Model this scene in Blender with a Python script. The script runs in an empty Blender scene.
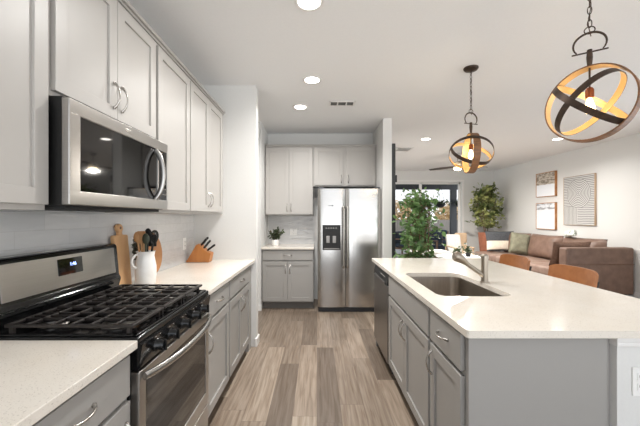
import bpy, bmesh, math, random
from mathutils import Vector, Matrix, Euler
random.seed(7)
S = bpy.context.scene
COL = S.collection
PI = math.pi

# ------------------------------------------------------------------ camera
cam_d = bpy.data.cameras.new('camera')
cam = bpy.data.objects.new('camera', cam_d); COL.objects.link(cam)
cam.location = (0, 0, 1.365); cam.rotation_euler = (PI/2, 0, 0)
cam_d.sensor_width = 36; cam_d.lens = 18.11
cam_d.shift_x = 0.0047; cam_d.shift_y = 0.0055
cam_d.clip_start = 0.05; cam_d.clip_end = 200
S.camera = cam

# ------------------------------------------------------------------ world, exposure
S.view_settings.view_transform = 'Standard'; S.view_settings.look = 'None'
S.view_settings.gamma = 1; S.view_settings.use_curve_mapping = False
S.view_settings.exposure = 1.0
W = bpy.data.worlds.new('sky'); S.world = W; W.use_nodes = True
wn = W.node_tree.nodes; wl = W.node_tree.links; wn.clear()
w_out = wn.new('ShaderNodeOutputWorld'); w_bg = wn.new('ShaderNodeBackground')
w_tc = wn.new('ShaderNodeTexCoord'); w_sep = wn.new('ShaderNodeSeparateXYZ')
wl.new(w_tc.outputs['Generated'], w_sep.inputs[0])
w_r = wn.new('ShaderNodeValToRGB')                      # colour by height: ground with brightness added to light the ceiling, haze, sky
w_m = wn.new('ShaderNodeMapRange'); w_m.inputs['From Min'].default_value = -1; w_m.inputs['From Max'].default_value = 1
wl.new(w_sep.outputs['Z'], w_m.inputs['Value']); wl.new(w_m.outputs[0], w_r.inputs[0])
cr = w_r.color_ramp
cr.elements[0].position = 0.0; cr.elements[0].color = (2.2, 2.25, 2.3, 1)
cr.elements[1].position = 1.0; cr.elements[1].color = (.62, .80, 1.0, 1)
e = cr.elements.new(.49); e.color = (1.6, 1.65, 1.7, 1)
e = cr.elements.new(.51); e.color = (.95, .97, 1.0, 1)
w_y = wn.new('ShaderNodeMapRange')                      # extra brightness added behind the camera to light the room
w_y.inputs['From Min'].default_value = 0.3; w_y.inputs['From Max'].default_value = -0.6
w_y.inputs['To Min'].default_value = 0.72; w_y.inputs['To Max'].default_value = 1.02
wl.new(w_sep.outputs['Y'], w_y.inputs['Value'])
wl.new(w_r.outputs[0], w_bg.inputs[0]); wl.new(w_y.outputs[0], w_bg.inputs['Strength'])
wl.new(w_bg.outputs[0], w_out.inputs[0])

# ------------------------------------------------------------------ materials
def lin(c):
    return tuple(((v/255)/12.92 if v/255 <= .04045 else ((v/255+.055)/1.055)**2.4) for v in c) + (1,)
def mat(name, rgb, rough=.5, metal=0, spec=.5, emit=None, estr=0, coat=0):
    m = bpy.data.materials.new(name); m.use_nodes = True
    b = m.node_tree.nodes['Principled BSDF']
    b.inputs['Base Color'].default_value = lin(rgb); b.inputs['Roughness'].default_value = rough
    b.inputs['Metallic'].default_value = metal; b.inputs['Specular IOR Level'].default_value = spec
    b.inputs['Coat Weight'].default_value = coat
    if emit: b.inputs['Emission Color'].default_value = lin(emit); b.inputs['Emission Strength'].default_value = estr
    return m
def nd(m, t, **k):
    n = m.node_tree.nodes.new(t)
    for a, v in k.items(): setattr(n, a, v)
    return n
def lk(m, a, b): m.node_tree.links.new(a, b)
def bsdf(m): return m.node_tree.nodes['Principled BSDF']
def noise_mat(name, c1, c2, scale, rough=.5, stretch=(1,1,1), bump=0, metal=0, detail=4, lo=.35, hi=.65, bumpscale=None, spec=.5):
    m = mat(name, c1, rough, metal, spec)
    tc = nd(m, 'ShaderNodeTexCoord'); mp = nd(m, 'ShaderNodeMapping'); mp.inputs['Scale'].default_value = stretch
    nz = nd(m, 'ShaderNodeTexNoise'); nz.inputs['Scale'].default_value = scale; nz.inputs['Detail'].default_value = detail
    r = nd(m, 'ShaderNodeValToRGB'); r.color_ramp.elements[0].position = lo; r.color_ramp.elements[1].position = hi
    r.color_ramp.elements[0].color = lin(c1); r.color_ramp.elements[1].color = lin(c2)
    lk(m, tc.outputs['Object'], mp.inputs[0]); lk(m, mp.outputs[0], nz.inputs['Vector']); lk(m, nz.outputs[0], r.inputs[0])
    lk(m, r.outputs[0], bsdf(m).inputs['Base Color'])
    if bump:
        bp = nd(m, 'ShaderNodeBump'); bp.inputs['Strength'].default_value = bump; bp.inputs['Distance'].default_value = .01
        lk(m, nz.outputs[0], bp.inputs['Height']); lk(m, bp.outputs[0], bsdf(m).inputs['Normal'])
    return m

M = {}
M['wall'] = noise_mat('wall_paint', (218,217,214), (220,219,216), 90, .85, bump=.05)
M['ceiling'] = noise_mat('ceiling_paint', (236,236,236), (238,238,238), 90, .9, bump=.05)
M['trim'] = mat('white_trim', (232,230,227), .4)
M['cab'] = mat('light_grey_cabinet', (180,176,171), .38)
M['cab_low'] = mat('grey_cabinet', (158,155,151), .38)
M['kick'] = mat('toe_kick', (112,109,105), .6)
M['steel'] = noise_mat('brushed_steel', (182,180,177), (192,190,187), 14, .2, (1,1,60), .01, 1)
_t = nd(M['steel'], 'ShaderNodeTangent', direction_type='RADIAL', axis='Z'); lk(M['steel'], _t.outputs[0], bsdf(M['steel']).inputs['Tangent']); bsdf(M['steel']).inputs['Anisotropic'].default_value = .75
M['steel_h'] = noise_mat('brushed_steel_sheet', (174,171,167), (180,177,173), 10, .3, (1,.3,50), .01, 1)
M['steel_d'] = noise_mat('dark_brushed_steel', (132,128,124), (146,142,138), 10, .32, (1,1,50), .02, 1)
M['nickel'] = mat('satin_nickel', (190,186,180), .25, 1)
M['faucet'] = mat('brushed_nickel', (165,155,142), .35, 1)
M['sink'] = noise_mat('sink_steel', (172,163,153), (186,178,168), 8, .3, (30,1,1), .02, 1)
M['black'] = mat('black_enamel', (14,14,15), .12)
M['blackm'] = mat('matte_black', (22,21,21), .5)
M['olive_plastic'] = mat('olive_nylon', (62,66,50), .45)
M['black_case'] = mat('black_casing', (9,9,9), .45)
M['iron'] = noise_mat('cast_iron', (30,26,24), (42,36,33), 60, .4, bump=.1)
M['bglass'] = mat('black_glass', (12,11,11), .04, 0, .8)
M['rubber'] = mat('dark_rubber', (30,30,30), .7)
M['plastic'] = mat('white_plastic', (236,235,232), .35)
M['ceramic'] = noise_mat('white_ceramic', (232,229,224), (238,236,232), 20, .3, bump=.05)
M['bronze'] = noise_mat('dark_bronze', (58,47,40), (78,62,50), 30, .45, bump=.05, metal=.6)
M['bronze_wood'] = noise_mat('bronze_wood', (104,72,48), (134,92,58), 14, .5, (1,1,8), bump=.1)
M['gold'] = mat('gold_leaf', (202,164,108), .4, .4)
M['socket'] = mat('copper_socket', (120,70,44), .35, .8)
M['bulb'] = mat('bulb_glow', (255,214,150), .2, emit=(255,214,150), estr=10)
M['lamp'] = mat('downlight_lens', (255,255,255), .4, emit=(255,250,242), estr=9)
M['fan_lamp'] = mat('fan_light_lens', (255,240,215), .4, emit=(255,225,180), estr=12)
M['lcd'] = mat('clock_digits', (120,150,255), .3, emit=(150,175,255), estr=2.2)
M['oakboard'] = noise_mat('light_wood', (196,150,104), (218,176,130), 9, .5, (1,1,.12), lo=.3, hi=.7)
M['board2'] = noise_mat('acacia_wood', (168,112,66), (196,142,92), 10, .5, (1,.15,1), lo=.3, hi=.7)
M['blockwood'] = noise_mat('orange_wood', (160,98,48), (184,120,64), 12, .4, (1,1,.3))
M['spoon'] = noise_mat('spoon_wood', (176,128,84), (200,154,106), 14, .55)
M['leather'] = noise_mat('tan_leather', (160,102,60), (174,115,70), 18, .42, bump=.08)
M['leather_edge'] = mat('stool_shell_edge', (196,164,130), .5)
M['sofa'] = noise_mat('brown_sofa_leather', (106,82,69), (122,96,82), 9, .5, bump=.12)
M['sofa_seat'] = noise_mat('worn_sofa_leather', (134,110,98), (152,130,118), 7, .45, bump=.15)
M['pil_brown'] = noise_mat('brown_cushion_cloth', (104,78,64), (122,94,78), 30, .8, bump=.15)
M['pil_navy'] = noise_mat('slate_cloth', (66,68,72), (84,86,90), 40, .9, bump=.2)
M['pil_cream'] = noise_mat('cream_cloth', (222,210,192), (234,224,208), 40, .9, bump=.2)
M['pil_olive'] = noise_mat('olive_cloth', (112,110,92), (134,132,112), 12, .85, bump=.3)
M['throw'] = noise_mat('striped_throw', (150,160,146), (226,228,222), 14, .9, (1,3,1), lo=.48, hi=.52)
M['terracotta'] = noise_mat('terracotta', (160,98,72), (178,116,90), 12, .7)
M['pot_w'] = mat('white_pot', (238,236,232), .4)
M['soil'] = noise_mat('soil', (50,38,28), (72,56,42), 60, .95, bump=.4)
M['bark'] = noise_mat('bark', (96,78,60), (128,108,86), 30, .9, bump=.3)
def leafmat(name, c1, c2, tr=.15):
    m = noise_mat(name, c1, c2, 5, .5, lo=.4, hi=.6, detail=1)
    nt = m.node_tree; n_ = nt.nodes.new('ShaderNodeBsdfTranslucent'); n_.inputs[0].default_value = lin(c2)
    mx = nt.nodes.new('ShaderNodeMixShader'); mx.inputs[0].default_value = tr
    out = [x for x in nt.nodes if x.type == 'OUTPUT_MATERIAL'][0]
    lk(m, bsdf(m).outputs[0], mx.inputs[1]); lk(m, n_.outputs[0], mx.inputs[2]); lk(m, mx.outputs[0], out.inputs[0])
    return m
M['leaf_a'] = leafmat('ficus_leaf', (52,84,46), (122,154,96), .35)
M['leaf_b'] = leafmat('rubber_leaf', (54,76,38), (172,176,114), .25)
M['leaf_c'] = leafmat('herb_leaf', (52,62,42), (92,104,72), .2)
M['sage'] = leafmat('dried_leaf', (88,92,80), (120,122,108), .2)
M['fence'] = noise_mat('weathered_fence', (132,124,116), (160,150,140), 6, .8, (8,1,.4), bump=.2)
M['patio_dark'] = mat('charcoal_paint', (54,56,60), .5)
M['concrete'] = noise_mat('patio_concrete', (168,162,154), (186,180,172), 5, .85)
M['grass'] = noise_mat('dry_grass', (150,146,104), (176,164,122), 4, .95)
M['tree_tan'] = leafmat('autumn_leaf', (190,160,120), (224,196,154), .3)
M['tree_green'] = leafmat('garden_leaf', (84,104,62), (132,146,92), .2)
M['blue_cloth'] = noise_mat('blue_grey_cloth', (44,52,62), (56,66,78), 20, .9)
M['grey_cloth'] = noise_mat('light_grey_cloth', (176,174,170), (192,190,186), 30, .9, bump=.1)
M['beige_wood'] = noise_mat('pale_oak', (178,150,122), (198,172,144), 10, .5, (1,1,.3))
M['walnut'] = noise_mat('walnut', (96,70,52), (122,92,70), 10, .5, (1,1,.3))
M['dark_door'] = noise_mat('dark_stained_door', (44,44,46), (54,54,56), 10, .5, (6,6,.5))
M['blade'] = mat('fan_blade', (66,58,52), .5)
M['hallpaint'] = M['wall']

# quartz worktop with fine speckle
def quartz():
    m = mat('white_quartz', (232,227,219), .16)
    tc = nd(m,'ShaderNodeTexCoord'); v = nd(m,'ShaderNodeTexNoise'); v.inputs['Scale'].default_value = 220; v.inputs['Detail'].default_value = 2
    v2 = nd(m,'ShaderNodeTexNoise'); v2.inputs['Scale'].default_value = 6
    r = nd(m,'ShaderNodeValToRGB'); r.color_ramp.elements[0].position=.30; r.color_ramp.elements[1].position=.40
    r.color_ramp.elements[0].color = lin((200,192,183)); r.color_ramp.elements[1].color = lin((232,226,217))
    r2 = nd(m,'ShaderNodeValToRGB'); r2.color_ramp.elements[0].color = lin((244,240,234)); r2.color_ramp.elements[1].color=(1,1,1,1)
    mx = nd(m,'ShaderNodeMixRGB', blend_type='MULTIPLY'); mx.inputs[0].default_value=1
    for t in (v,v2): lk(m, tc.outputs['Object'], t.inputs['Vector'])
    lk(m,v.outputs[0],r.inputs[0]); lk(m,v2.outputs[0],r2.inputs[0]); lk(m,r.outputs[0],mx.inputs[1]); lk(m,r2.outputs[0],mx.inputs[2])
    lk(m,mx.outputs[0],bsdf(m).inputs['Base Color']); return m
M['quartz'] = quartz()

def planks():
    m = mat('wood_plank_floor', (150,130,115), .34)
    tc = nd(m,'ShaderNodeTexCoord'); sp = nd(m,'ShaderNodeSeparateXYZ'); lk(m, tc.outputs['Object'], sp.inputs[0])
    def mth(op, a, b=None):
        n = nd(m,'ShaderNodeMath', operation=op)
        for i,v in enumerate((a,b)):
            if v is None: continue
            if isinstance(v,(int,float)): n.inputs[i].default_value = v
            else: lk(m, v, n.inputs[i])
        return n.outputs[0]
    u = mth('DIVIDE', sp.outputs['X'], .168); row = mth('FLOOR', u)
    wn1 = nd(m,'ShaderNodeTexWhiteNoise', noise_dimensions='1D'); lk(m,row,wn1.inputs['W'])
    v = mth('ADD', mth('DIVIDE', sp.outputs['Y'], 1.22), mth('MULTIPLY', wn1.outputs['Value'], 7.3)); idx = mth('FLOOR', v)
    cb = nd(m,'ShaderNodeCombineXYZ'); lk(m,row,cb.inputs[0]); lk(m,idx,cb.inputs[1])
    wn2 = nd(m,'ShaderNodeTexWhiteNoise', noise_dimensions='2D'); lk(m,cb.outputs[0],wn2.inputs['Vector'])
    r = nd(m,'ShaderNodeValToRGB'); el = r.color_ramp.elements
    el[0].position=0; el[0].color=lin((114,101,89)); el[1].position=1; el[1].color=lin((170,156,140))
    x=el.new(.35); x.color=lin((139,125,111)); x=el.new(.7); x.color=lin((156,141,126))
    lk(m,wn2.outputs['Value'],r.inputs[0])
    # grain, shifted per plank
    mp = nd(m,'ShaderNodeCombineXYZ'); lk(m, mth('ADD', mth('MULTIPLY', sp.outputs['X'], 48), mth('MULTIPLY', wn2.outputs['Value'], 40)), mp.inputs[0])
    lk(m, mth('MULTIPLY', sp.outputs['Y'], 2.6), mp.inputs[1])
    nz = nd(m,'ShaderNodeTexNoise'); nz.inputs['Scale'].default_value=1; nz.inputs['Detail'].default_value=6; nz.inputs['Distortion'].default_value=.6
    lk(m, mp.outputs[0], nz.inputs['Vector'])
    gr = nd(m,'ShaderNodeValToRGB'); gr.color_ramp.elements[0].position=.3; gr.color_ramp.elements[0].color=lin((200,190,180)); gr.color_ramp.elements[1].position=.62; gr.color_ramp.elements[1].color=(1,1,1,1)
    lk(m, nz.outputs[0], gr.inputs[0])
    mx = nd(m,'ShaderNodeMixRGB', blend_type='MULTIPLY'); mx.inputs[0].default_value=1
    lk(m,r.outputs[0],mx.inputs[1]); lk(m,gr.outputs[0],mx.inputs[2])
    # seams
    fu = mth('FRACT', u); fv = mth('FRACT', v)
    s1 = mth('LESS_THAN', mth('MINIMUM', fu, mth('SUBTRACT',1,fu)), .012)
    s2 = mth('LESS_THAN', mth('MINIMUM', fv, mth('SUBTRACT',1,fv)), .0018)
    s = mth('MULTIPLY', mth('MAXIMUM', s1, s2), .45)
    mx2 = nd(m,'ShaderNodeMixRGB'); mx2.inputs[2].default_value = lin((90,76,66)); lk(m,s,mx2.inputs[0]); lk(m,mx.outputs[0],mx2.inputs[1])
    lk(m,mx2.outputs[0],bsdf(m).inputs['Base Color'])
    bp = nd(m,'ShaderNodeBump'); bp.inputs['Strength'].default_value=.08; bp.inputs['Distance'].default_value=.01
    lk(m,nz.outputs[0],bp.inputs['Height']); lk(m,bp.outputs[0],bsdf(m).inputs['Normal'])
    return m
M['floor'] = planks()

def tiles(name, horiz):
    m = mat(name, (214,213,212), .14)
    tc = nd(m,'ShaderNodeTexCoord'); sp = nd(m,'ShaderNodeSeparateXYZ'); cb = nd(m,'ShaderNodeCombineXYZ')
    lk(m,tc.outputs['Object'],sp.inputs[0]); lk(m,sp.outputs[horiz],cb.inputs[0]); lk(m,sp.outputs['Z'],cb.inputs[1])
    br = nd(m,'ShaderNodeTexBrick'); br.inputs['Scale'].default_value=1; br.inputs['Brick Width'].default_value=.305; br.inputs['Row Height'].default_value=.0765
    br.inputs['Mortar Size'].default_value=.0013; br.inputs['Mortar Smooth'].default_value=.3
    br.inputs['Color1'].default_value=lin((214,213,212)); br.inputs['Color2'].default_value=lin((206,206,206)); br.inputs['Mortar'].default_value=lin((198,197,195))
    lk(m,cb.outputs[0],br.inputs['Vector']); lk(m,br.outputs['Color'],bsdf(m).inputs['Base Color'])
    nz = nd(m,'ShaderNodeTexNoise'); nz.inputs['Scale'].default_value=9; nz.inputs['Detail'].default_value=1
    mp = nd(m,'ShaderNodeMapping'); mp.inputs['Scale'].default_value=(1,3,1); lk(m,cb.outputs[0],mp.inputs[0]); lk(m,mp.outputs[0],nz.inputs['Vector'])
    b1 = nd(m,'ShaderNodeBump'); b1.inputs['Strength'].default_value=.35; b1.inputs['Distance'].default_value=.02; lk(m,nz.outputs[0],b1.inputs['Height'])
    b2 = nd(m,'ShaderNodeBump'); b2.invert=True; b2.inputs['Strength'].default_value=.5; b2.inputs['Distance'].default_value=.002
    lk(m,br.outputs['Fac'],b2.inputs['Height']); lk(m,b1.outputs[0],b2.inputs['Normal']); lk(m,b2.outputs[0],bsdf(m).inputs['Normal'])
    return m
M['tile_y'] = tiles('wavy_tile_side','Y'); M['tile_x'] = tiles('wavy_tile_back','X')

def rings_art():
    m = mat('raked_sand_print', (196,194,190), .7)
    tc = nd(m,'ShaderNodeTexCoord'); sp = nd(m,'ShaderNodeSeparateXYZ'); lk(m,tc.outputs['Object'],sp.inputs[0])
    def mth(op,a,b=None):
        n = nd(m,'ShaderNodeMath', operation=op)
        for i,v in enumerate((a,b)):
            if v is None: continue
            if isinstance(v,(int,float)): n.inputs[i].default_value=v
            else: lk(m,v,n.inputs[i])
        return n.outputs[0]
    nz = nd(m,'ShaderNodeTexNoise'); nz.inputs['Scale'].default_value=5; lk(m,tc.outputs['Object'],nz.inputs['Vector'])
    wob = mth('MULTIPLY', nz.outputs[0], .018)
    y = sp.outputs['Y']; z = mth('SUBTRACT', sp.outputs['Z'], .14)     # object centre is the print's centre
    d = mth('SQRT', mth('ADD', mth('MULTIPLY',y,y), mth('MULTIPLY',z,z)))
    ringv = mth('ADD', d, wob); linv = mth('ADD', y, wob); linh = mth('ADD', sp.outputs['Z'], wob)
    inside = mth('LESS_THAN', d, .30)
    below = mth('LESS_THAN', sp.outputs['Z'], -.12)
    def mix(f,a,b): return mth('ADD', mth('MULTIPLY',f,a), mth('MULTIPLY', mth('SUBTRACT',1,f), b))
    side = mth('GREATER_THAN', y, 0.02)
    base = mix(below, mix(side, linv, linh), linh)
    val = mix(inside, ringv, base)
    s = mth('SINE', mth('MULTIPLY', val, 6.283/.034))
    r = nd(m,'ShaderNodeValToRGB'); r.color_ramp.elements[0].position=.0; r.color_ramp.elements[0].color=lin((104,102,99))
    r.color_ramp.elements[1].position=.7; r.color_ramp.elements[1].color=lin((204,202,199))
    lk(m, mth('ADD', mth('MULTIPLY',s,.5), .5), r.inputs[0])
    lk(m, r.outputs[0], bsdf(m).inputs['Base Color']); return m
M['art_rings'] = rings_art()
def small_art(name, split_z, c_top, c_top2, c_low, sc):
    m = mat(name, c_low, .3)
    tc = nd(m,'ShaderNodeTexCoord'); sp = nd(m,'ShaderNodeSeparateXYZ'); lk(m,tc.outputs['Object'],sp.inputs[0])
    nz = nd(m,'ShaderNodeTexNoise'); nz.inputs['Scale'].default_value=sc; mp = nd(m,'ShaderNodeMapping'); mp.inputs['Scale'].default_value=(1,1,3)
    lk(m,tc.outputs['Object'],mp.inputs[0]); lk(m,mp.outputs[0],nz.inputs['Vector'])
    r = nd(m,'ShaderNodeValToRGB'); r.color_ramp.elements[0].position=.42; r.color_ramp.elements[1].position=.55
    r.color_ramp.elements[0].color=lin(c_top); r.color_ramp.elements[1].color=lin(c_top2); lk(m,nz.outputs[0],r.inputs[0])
    g = nd(m,'ShaderNodeMath', operation='GREATER_THAN'); g.inputs[1].default_value=split_z; lk(m,sp.outputs['Z'],g.inputs[0])
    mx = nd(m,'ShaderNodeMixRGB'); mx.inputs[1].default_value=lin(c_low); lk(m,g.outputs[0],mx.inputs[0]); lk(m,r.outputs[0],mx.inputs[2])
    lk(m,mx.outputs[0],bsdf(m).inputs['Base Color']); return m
M['art_a'] = small_art('shore_print_glare', 0.0, (132,118,104), (196,186,172), (234,236,240), 9)  # pale lower half is window glare on the glass, painted in
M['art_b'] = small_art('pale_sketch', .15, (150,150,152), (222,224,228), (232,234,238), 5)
M['glass'] = mat('window_glass', (255,255,255), 0)
_b = bsdf(M['glass']); _b.inputs['Transmission Weight'].default_value = 1; _b.inputs['IOR'].default_value = 1.02

# ------------------------------------------------------------------ mesh helpers
def add(bm, tmp):
    me = bpy.data.meshes.new('t'); tmp.to_mesh(me); tmp.free(); bm.from_mesh(me); bpy.data.meshes.remove(me)
def box(bm, a, b, bev=0, seg=2, mi=0):
    t = bmesh.new(); bmesh.ops.create_cube(t, size=1)
    lo = [min(a[i], b[i]) for i in range(3)]; hi = [max(a[i], b[i]) for i in range(3)]
    for v in t.verts:
        v.co = Vector([(lo[i]+hi[i])/2 + v.co[i]*(hi[i]-lo[i]) for i in range(3)])
    if bev: bmesh.ops.bevel(t, geom=t.edges[:], offset=min(bev, min(hi[i]-lo[i] for i in range(3))*.45), segments=seg, affect='EDGES', profile=.5)
    for f in t.faces: f.material_index = mi
    add(bm, t)
def tube(bm, pts, r, seg=10, flat=1.0, closed=False):
    pts = [Vector(p) for p in pts]; n = len(pts); rs = r if isinstance(r, (list, tuple)) else [r]*n
    t = bmesh.new(); rings = []
    prev = None
    for i, p in enumerate(pts):
        if closed: d = pts[(i+1) % n]-pts[i-1]
        else: d = (pts[min(i+1, n-1)]-pts[max(i-1, 0)])
        d.normalize()
        if prev is None:
            a = Vector((0,0,1)) if abs(d.z) < .9 else Vector((1,0,0))
            u = d.cross(a).normalized()
        else:
            u = (prev-d*prev.dot(d)).normalized()
        prev = u; w = d.cross(u)
        rings.append([t.verts.new(p+u*math.cos(k*2*PI/seg)*rs[i]+w*math.sin(k*2*PI/seg)*rs[i]*flat) for k in range(seg)])
    m_ = n if closed else n-1
    for i in range(m_):
        A, B = rings[i], rings[(i+1) % n]
        for k in range(seg): t.faces.new((A[k], A[(k+1) % seg], B[(k+1) % seg], B[k]))
    if not closed: t.faces.new(rings[0][::-1]); t.faces.new(rings[-1])
    add(bm, t)
def lathe(bm, prof, c=(0,0,0), seg=28, axis='Z'):
    t = bmesh.new(); rings = []
    for r, z in prof:
        if r < 1e-5: rings.append([t.verts.new((0,0,z))])
        else: rings.append([t.verts.new((r*math.cos(k*2*PI/seg), r*math.sin(k*2*PI/seg), z)) for k in range(seg)])
    for i in range(len(rings)-1):
        A, B = rings[i], rings[i+1]
        for k in range(seg):
            k2 = (k+1) % seg
            if len(A) == 1 and len(B) > 1: t.faces.new((A[0], B[k2], B[k]))
            elif len(B) == 1 and len(A) > 1: t.faces.new((A[k], A[k2], B[0]))
            elif len(A) > 1: t.faces.new((A[k], A[k2], B[k2], B[k]))
    if len(rings[0]) > 1: t.faces.new(rings[0][::-1])
    if len(rings[-1]) > 1: t.faces.new(rings[-1])
    for v in t.verts:
        x, y, z = v.co
        if axis == 'X': v.co = Vector((z, x, y))
        elif axis == 'Y': v.co = Vector((x, z, y))
        v.co += Vector(c)
    add(bm, t)
def prism(bm, poly, plane, a, b, bev=0):
    """polygon in plane 'xz','yz' or 'xy', extruded along the missing axis from a to b"""
    t = bmesh.new()
    def P(u, v, w):
        return {'xz': (u, w, v), 'yz': (w, u, v), 'xy': (u, v, w)}[plane]
    A = [t.verts.new(P(u, v, a)) for u, v in poly]; B = [t.verts.new(P(u, v, b)) for u, v in poly]
    t.faces.new(A); t.faces.new(B[::-1]); n = len(poly)
    for i in range(n): t.faces.new((A[i], B[i], B[(i+1) % n], A[(i+1) % n]))
    bmesh.ops.recalc_face_normals(t, faces=t.faces[:])
    if bev: bmesh.ops.bevel(t, geom=t.edges[:], offset=bev, segments=2, affect='EDGES')
    add(bm, t)
def wpos(p):
    v = Vector((0,0,0))
    while p is not None: v += p.location; p = p.parent
    return v
def obj(name, bm, m, parent=None, smooth=True, origin=None):
    bmesh.ops.recalc_face_normals(bm, faces=bm.faces[:]) if len(bm.faces) < 4000 else None
    o_w = wpos(parent) if parent is not None else Vector((0,0,0))
    own = Vector(origin) - o_w if origin is not None else Vector((0,0,0))
    for v in bm.verts: v.co -= o_w + own
    if smooth:
        for f in bm.faces: f.smooth = True
        for e_ in bm.edges:
            if len(e_.link_faces) == 2 and e_.calc_face_angle(0) > .9: e_.smooth = False
    me = bpy.data.meshes.new(name); bm.to_mesh(me); bm.free()
    for mm in (m if isinstance(m, (list, tuple)) else [m]): me.materials.append(mm)
    o = bpy.data.objects.new(name, me); COL.objects.link(o)
    o.location = own
    if smooth:
        wn_ = o.modifiers.new('normals', 'WEIGHTED_NORMAL'); wn_.keep_sharp = True
    if parent is not None: o.parent = parent
    return o
def tag(o, label=None, cat=None, group=None, kind=None):
    if label: o['label'] = label
    if cat: o['category'] = cat
    if group: o['group'] = group
    if kind: o['kind'] = kind
    return o
def thing(name, label, cat, loc=(0,0,0), group=None):
    o = bpy.data.objects.new(name, None); COL.objects.link(o); o.location = loc; o.empty_display_size = .1
    return tag(o, label, cat, group)
def B(): return bmesh.new()
def bobj(name, a, b, m, parent=None, bev=0):
    bm = B(); box(bm, a, b, bev); return obj(name, bm, m, parent)
def struct(name, a, b, m, bev=0):
    return tag(bobj(name, a, b, m, None, bev), kind='structure')
def dup(o, parent=None):
    c = o.copy(); COL.objects.link(c); c.parent = parent
    for ch in o.children: dup(ch, c)
    return c

# ------------------------------------------------------------------ setting
CZ = 2.74
struct('floor', (-2.4, -2.6, -.1), (5.45, 9.8, 0), M['floor'])
struct('ceiling', (-2.4, -2.0, CZ), (5.45, 9.8, CZ+.12), M['ceiling'])
struct('wall_left', (-1.42, -2.6, 0), (-1.30, 3.38, CZ), M['wall'])
struct('wall_partition', (-2.4, 3.38, 0), (-.638, 3.49, CZ), M['wall'])
struct('wall_hall', (-2.4, 3.49, 0), (-2.28, 4.66, CZ), M['wall'])
struct('wall_nook_left', (-2.4, 4.66, 0), (-.815, 5.45, CZ), M['wall'])
struct('wall_nook_back', (-.815, 5.34, 0), (.925, 5.45, CZ), M['wall'])
bm = B(); box(bm, (.925, 4.51, 0), (1.048, 6.0, CZ)); box(bm, (.925, 9.2, 0), (1.048, 9.65, CZ)); box(bm, (.925, 6.0, 0), (1.048, 9.2, .4)); box(bm, (.925, 6.0, 2.4), (1.048, 9.2, CZ))  # opening added out of view to let light into the living room
tag(obj('wall_nook_right', bm, M['wall']), kind='structure')
bm = B()
box(bm, (1.048, 9.65, 0), (1.95, 9.8, CZ)); box(bm, (4.34, 9.65, 0), (5.45, 9.8, CZ)); box(bm, (1.95, 9.65, 2.40), (4.34, 9.8, CZ))
tag(obj('wall_back', bm, M['wall']), kind='structure')
bm = B()   # living room wall, with the near windows the daylight comes through
box(bm, (5.30, 3.6, 0), (5.45, 9.65, CZ)); box(bm, (5.30, -2.6, 0), (5.45, .2, CZ)); box(bm, (5.30, .2, 2.42), (5.45, 3.6, CZ))
tag(obj('wall_right', bm, M['wall']), kind='structure')
def base(name, pts_boxes):
    bm = B()
    for a, b in pts_boxes: box(bm, a, b, .006)
    tag(obj(name, bm, M['trim']), kind='structure')
base('baseboard_partition', [((-.655, 3.366, 0), (-.625, 3.504, .09))])
base('baseboard_nook', [((-.90, 4.646, 0), (-.802, 4.66, .09))])
base('baseboard_column', [((.925, 4.496, 0), (1.062, 4.51, .09)), ((1.048, 4.51, 0), (1.062, 9.63, .09))])
base('baseboard_right', [((5.285, 3.6, 0), (5.30, 9.64, .11))])
base('baseboard_back', [((4.41, 9.635, 0), (5.28, 9.65, .11)), ((1.07, 9.635, 0), (1.88, 9.65, .11))])
# backsplashes
struct('wall_tile_left', (-1.30, -.5, .915), (-1.290, 3.38, 1.385), M['tile_y'])
struct('wall_tile_nook', (-.80, 5.330, .915), (-.04, 5.34, 1.38), M['tile_x'])
# sliding door
door = thing('door_1', None, None, (3.14, 9.72, 0)); door['kind'] = 'structure'
bm = B(); box(bm, (1.88,9.625,0), (1.95,9.655,2.46)); box(bm, (4.34,9.625,0), (4.40,9.655,2.46)); box(bm, (1.95,9.625,2.40), (4.34,9.655,2.46))
obj('casing', bm, M['trim'], door)
for nm, x0, x1, y in (('sliding_panel', 1.95, 3.16, 9.70), ('fixed_panel', 3.10, 4.34, 9.75)):
    bm = B()
    for a, b in (((x0,y,0),(x0+.06,y+.04,2.40)), ((x1-.06,y,0),(x1,y+.04,2.40)), ((x0,y,0),(x1,y+.04,.09)), ((x0,y,2.34),(x1,y+.04,2.40))): box(bm, a, b, .003)
    p = obj(nm, bm, M['trim'], door)
    bobj('pane', (x0+.05, y+.017, .08), (x1-.05, y+.023, 2.35), M['glass'], p)

# ------------------------------------------------------------------ ceiling fittings
def downlight(x, y, label, power):
    t = thing('downlight', label, 'ceiling light', (x, y, CZ), 'recessed downlights in the ceiling')
    bm = B(); lathe(bm, [(.095,0), (.095,-.006), (.085,-.009), (.072,-.004), (.072,0)], (x,y,CZ), 32); obj('trim_ring', bm, M['trim'], t)
    bm = B(); lathe(bm, [(.0,-.003), (.074,-.003), (.074,-.001), (0,-.001)], (x,y,CZ), 28); obj('lens', bm, M['lamp'], t)
    l = bpy.data.lights.new('downlight_lamp', 'AREA'); l.shape = 'DISK'; l.size = .14; l.energy = power; l.color = (1, .985, .96); l.spread = 2.6
    lo = bpy.data.objects.new('downlight_lamp', l); COL.objects.link(lo); lo.location = (0, 0, -.012); lo.parent = t
DL = 20
for x, y, s in ((-.05, 2.06, 'nearest round recessed ceiling light, cut by the top edge of the photo'),
                (-.05, 3.24, 'middle round recessed light in the row above the kitchen aisle'),
                (-.21, 4.04, 'farthest round recessed light of the aisle row, left of the ceiling vent'),
                (1.93, 5.71, 'round recessed light in the living room ceiling beside the white column')):
    downlight(x, y, s, DL if y > 5 else 11)
downlight(4.27, 5.71, 'round recessed ceiling light just below the hoop of the nearest pendant', 8)
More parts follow.
